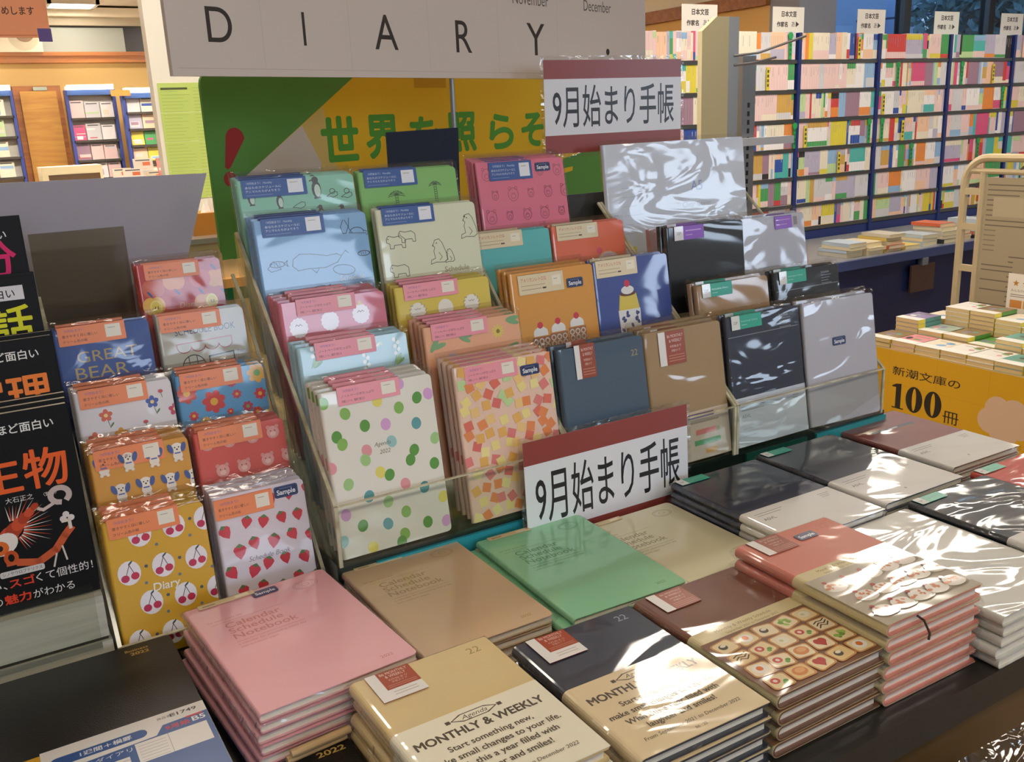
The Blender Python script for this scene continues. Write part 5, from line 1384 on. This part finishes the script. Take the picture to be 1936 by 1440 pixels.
mw('salmon pink hardback diary with a band showing cupcakes and a sample sticker', '#d98272', .698, .549, .898, -.011, 5, 'salmon cupcake band diary', .0138, (.108, '#dccf9e', obi_cake), (66, 158), low='brown', kd=(42, 34), tx=14, num='#c9776a')

def obi_flat(w, W, H):
    txt_lines(w, 12, H - 12, 2, 44, '#9a9a96', 5); w.text('A5VL', 12, H - 30, 8, '#6f7074', bold=.01); txt_lines(w, W - 30, H - 12, 3, 18, '#a3a3a0', 4); w.rect(W * .4, H * .2, W * .42, H * .24, '#a0a0a0')
def aflat(label, key, cx, cy, z, ang, n, desc, dt, t=.009, sticker=None, band=True, art=None, tag='green', wd=.146, h=.208, name='diary', cat='diary'):
    b = make_book(name, label, cat, wd, h, t, key, art, tagspec=(tag, 6, 46, 16, .4) if tag else None, obi=(.086, '#e6e4de', obi_flat) if band else None, sticker=sticker, rs=.004, rc=.004)
    stack_flat(b, cx, cy, z, ang, n, desc, dt, desc + ' pile')
def art_sealed(w, W, H): w.rect(28, 150, 120, 157, '#4a4e5c'); w.rect(32, 152, 56, 155, '#8a8e9c'); w.rect(64, 152, 84, 155, '#b0b2bc')
aflat('dark navy diary with white band lying right of the cream notebook', '#232940', .803, .752, .876, -.004, 5, 'navy flat diary', .0102)
aflat('black navy diary with white band lying behind the clear cover pack', '#242838', .961, .760, .876, -.001, 5, 'black navy flat diary', .0102)
aflat('maroon diary with white band at the far right corner of the table', '#8c4238', 1.161, .808, .860, -.012, 3, 'maroon flat diary', .0112, art=art_sealed)
aflat('bluish black diary under crinkled film at the right edge', '#27323c/w', .986, .541, .876, .0, 5, 'bluish black flat diary', .0102)
aflat('bright red diary under film at the right edge', '#cc3e2c/w', 1.14, .564, .870, .0, 4, 'bright red flat diary', .011, band=False)
aflat('white clear cover pack lying in glare beside the salmon diary', '#dcdcd4/w', .838, .540, .870, .0, 4, 'white clear cover pack', .011, t=.0105, band=False, tag=None, wd=.140, name='cover_folder', cat='diary cover')

# black leather office diary with its blue and white band, near left corner
t = thing('office_diary', 'large black leather office diary with blue and white paper band, near left corner', 'diary', None, T(-.062, .645, TZ))
w = MB('p', .001, .034)
cover_geo(w, .182, .257, .034, .002, .012, .006, 'leather')
w.v = [(x, y, z + .034) for x, y, z in w.v]
w.text('Business', 138, 244, 6, '#c9a85a', fit=(21, 4.5), bold=.01); w.text('2022', 142, 236, 7, '#c9a85a', fit=(17, 5.5), bold=.02)
w.build('cover', t)
MB().box(.006, .178, .004, .253, .002, .032, '#d9d4c8/p').build('pages', t)
w = MB('g', .001, .0346)
w.box(.052, .1826, 0, .122, .034, .0346, '#e9e8e4/g').box(.1822, .1826, 0, .122, .004, .0346, '#2d5a9c/g').box(0, .052, 0, .119, .034, .0345, '#d9a92c/g')
w.clip = (52, 0, 182.4, 122)
w.rrect(58, 96, 132, 108, 5.5, '#2d5a9c'); w.text('1週間＋横罫', 80, 99, 9, '#e8eef4', fit=(40, 6.5), bold=.02)
w.text('商品番号', 142, 113, 4, '#55565c'); w.text('E1749', 153, 112, 8, '#3a3b42', fit=(22, 5), bold=.02)
w.P([(56, 88), (138, 92), (145, 104), (182, 106), (182, 0), (52, 0), (52, 84)], '#2d5a9c')
w.text('ビジネスダイアリー', 60, 82, 8, '#e8eef4', fit=(66, 6)); w.text('9月始', 146, 94, 8, '#c83a48', fit=(20, 7.5), bold=.03); w.text('B5', 168, 95, 9, '#e8eef4', fit=(11, 7), bold=.02); w.rect(164, 103, 178, 105.5, '#c83a48')
w.rect(120, 62, 178, 90, '#e9e8e4'); w.rect(146, 62, 146.5, 90, '#a8aab0')
for i in range(6): w.rect(122, 64 + i * 4.2, 144, 64.5 + i * 4.2, '#a8aab0')
w.rect(58, 50, 114, 76, '#e9e8e4')
for i in range(5): w.rect(58, 54 + i * 4.4, 114, 54.5 + i * 4.4, '#8a94a8'); w.rect(66 + i * 9, 50, 66.5 + i * 9, 76, '#8a94a8')
w.build('paper_band', t)
t = thing('slim_diary', 'small black diary with gold 2022 wedged between the pink pile and the cream pile', 'diary', None, T(.126, .515, TZ))
w = MB('p', .001, .020)
cover_geo(w, .088, .150, .020, .0012, .006, .003, 'leather')
w.v = [(x, y, z + .020) for x, y, z in w.v]
w.text('2022', 58, 136, 8, '#c9a85a', fit=(24, 7), bold=.02)
w.build('cover', t); MB().box(.004, .086, .002, .148, .0012, .0188, '#d9d4c8/p').build('pages', t)
for i, z in enumerate((.840, .8475)):
    o = MB().tube([(0, 0, 0), (.052, .004, 0)], .0034, '#c9a878/g', 10).build('pencil'); o.location = (.160 + .003 * i, .657 - .004 * i, z)
    tag(o, ('lower', 'upper')[i] + ' tan pencil lying on the small black diary beside the pink pile', 'pencil')
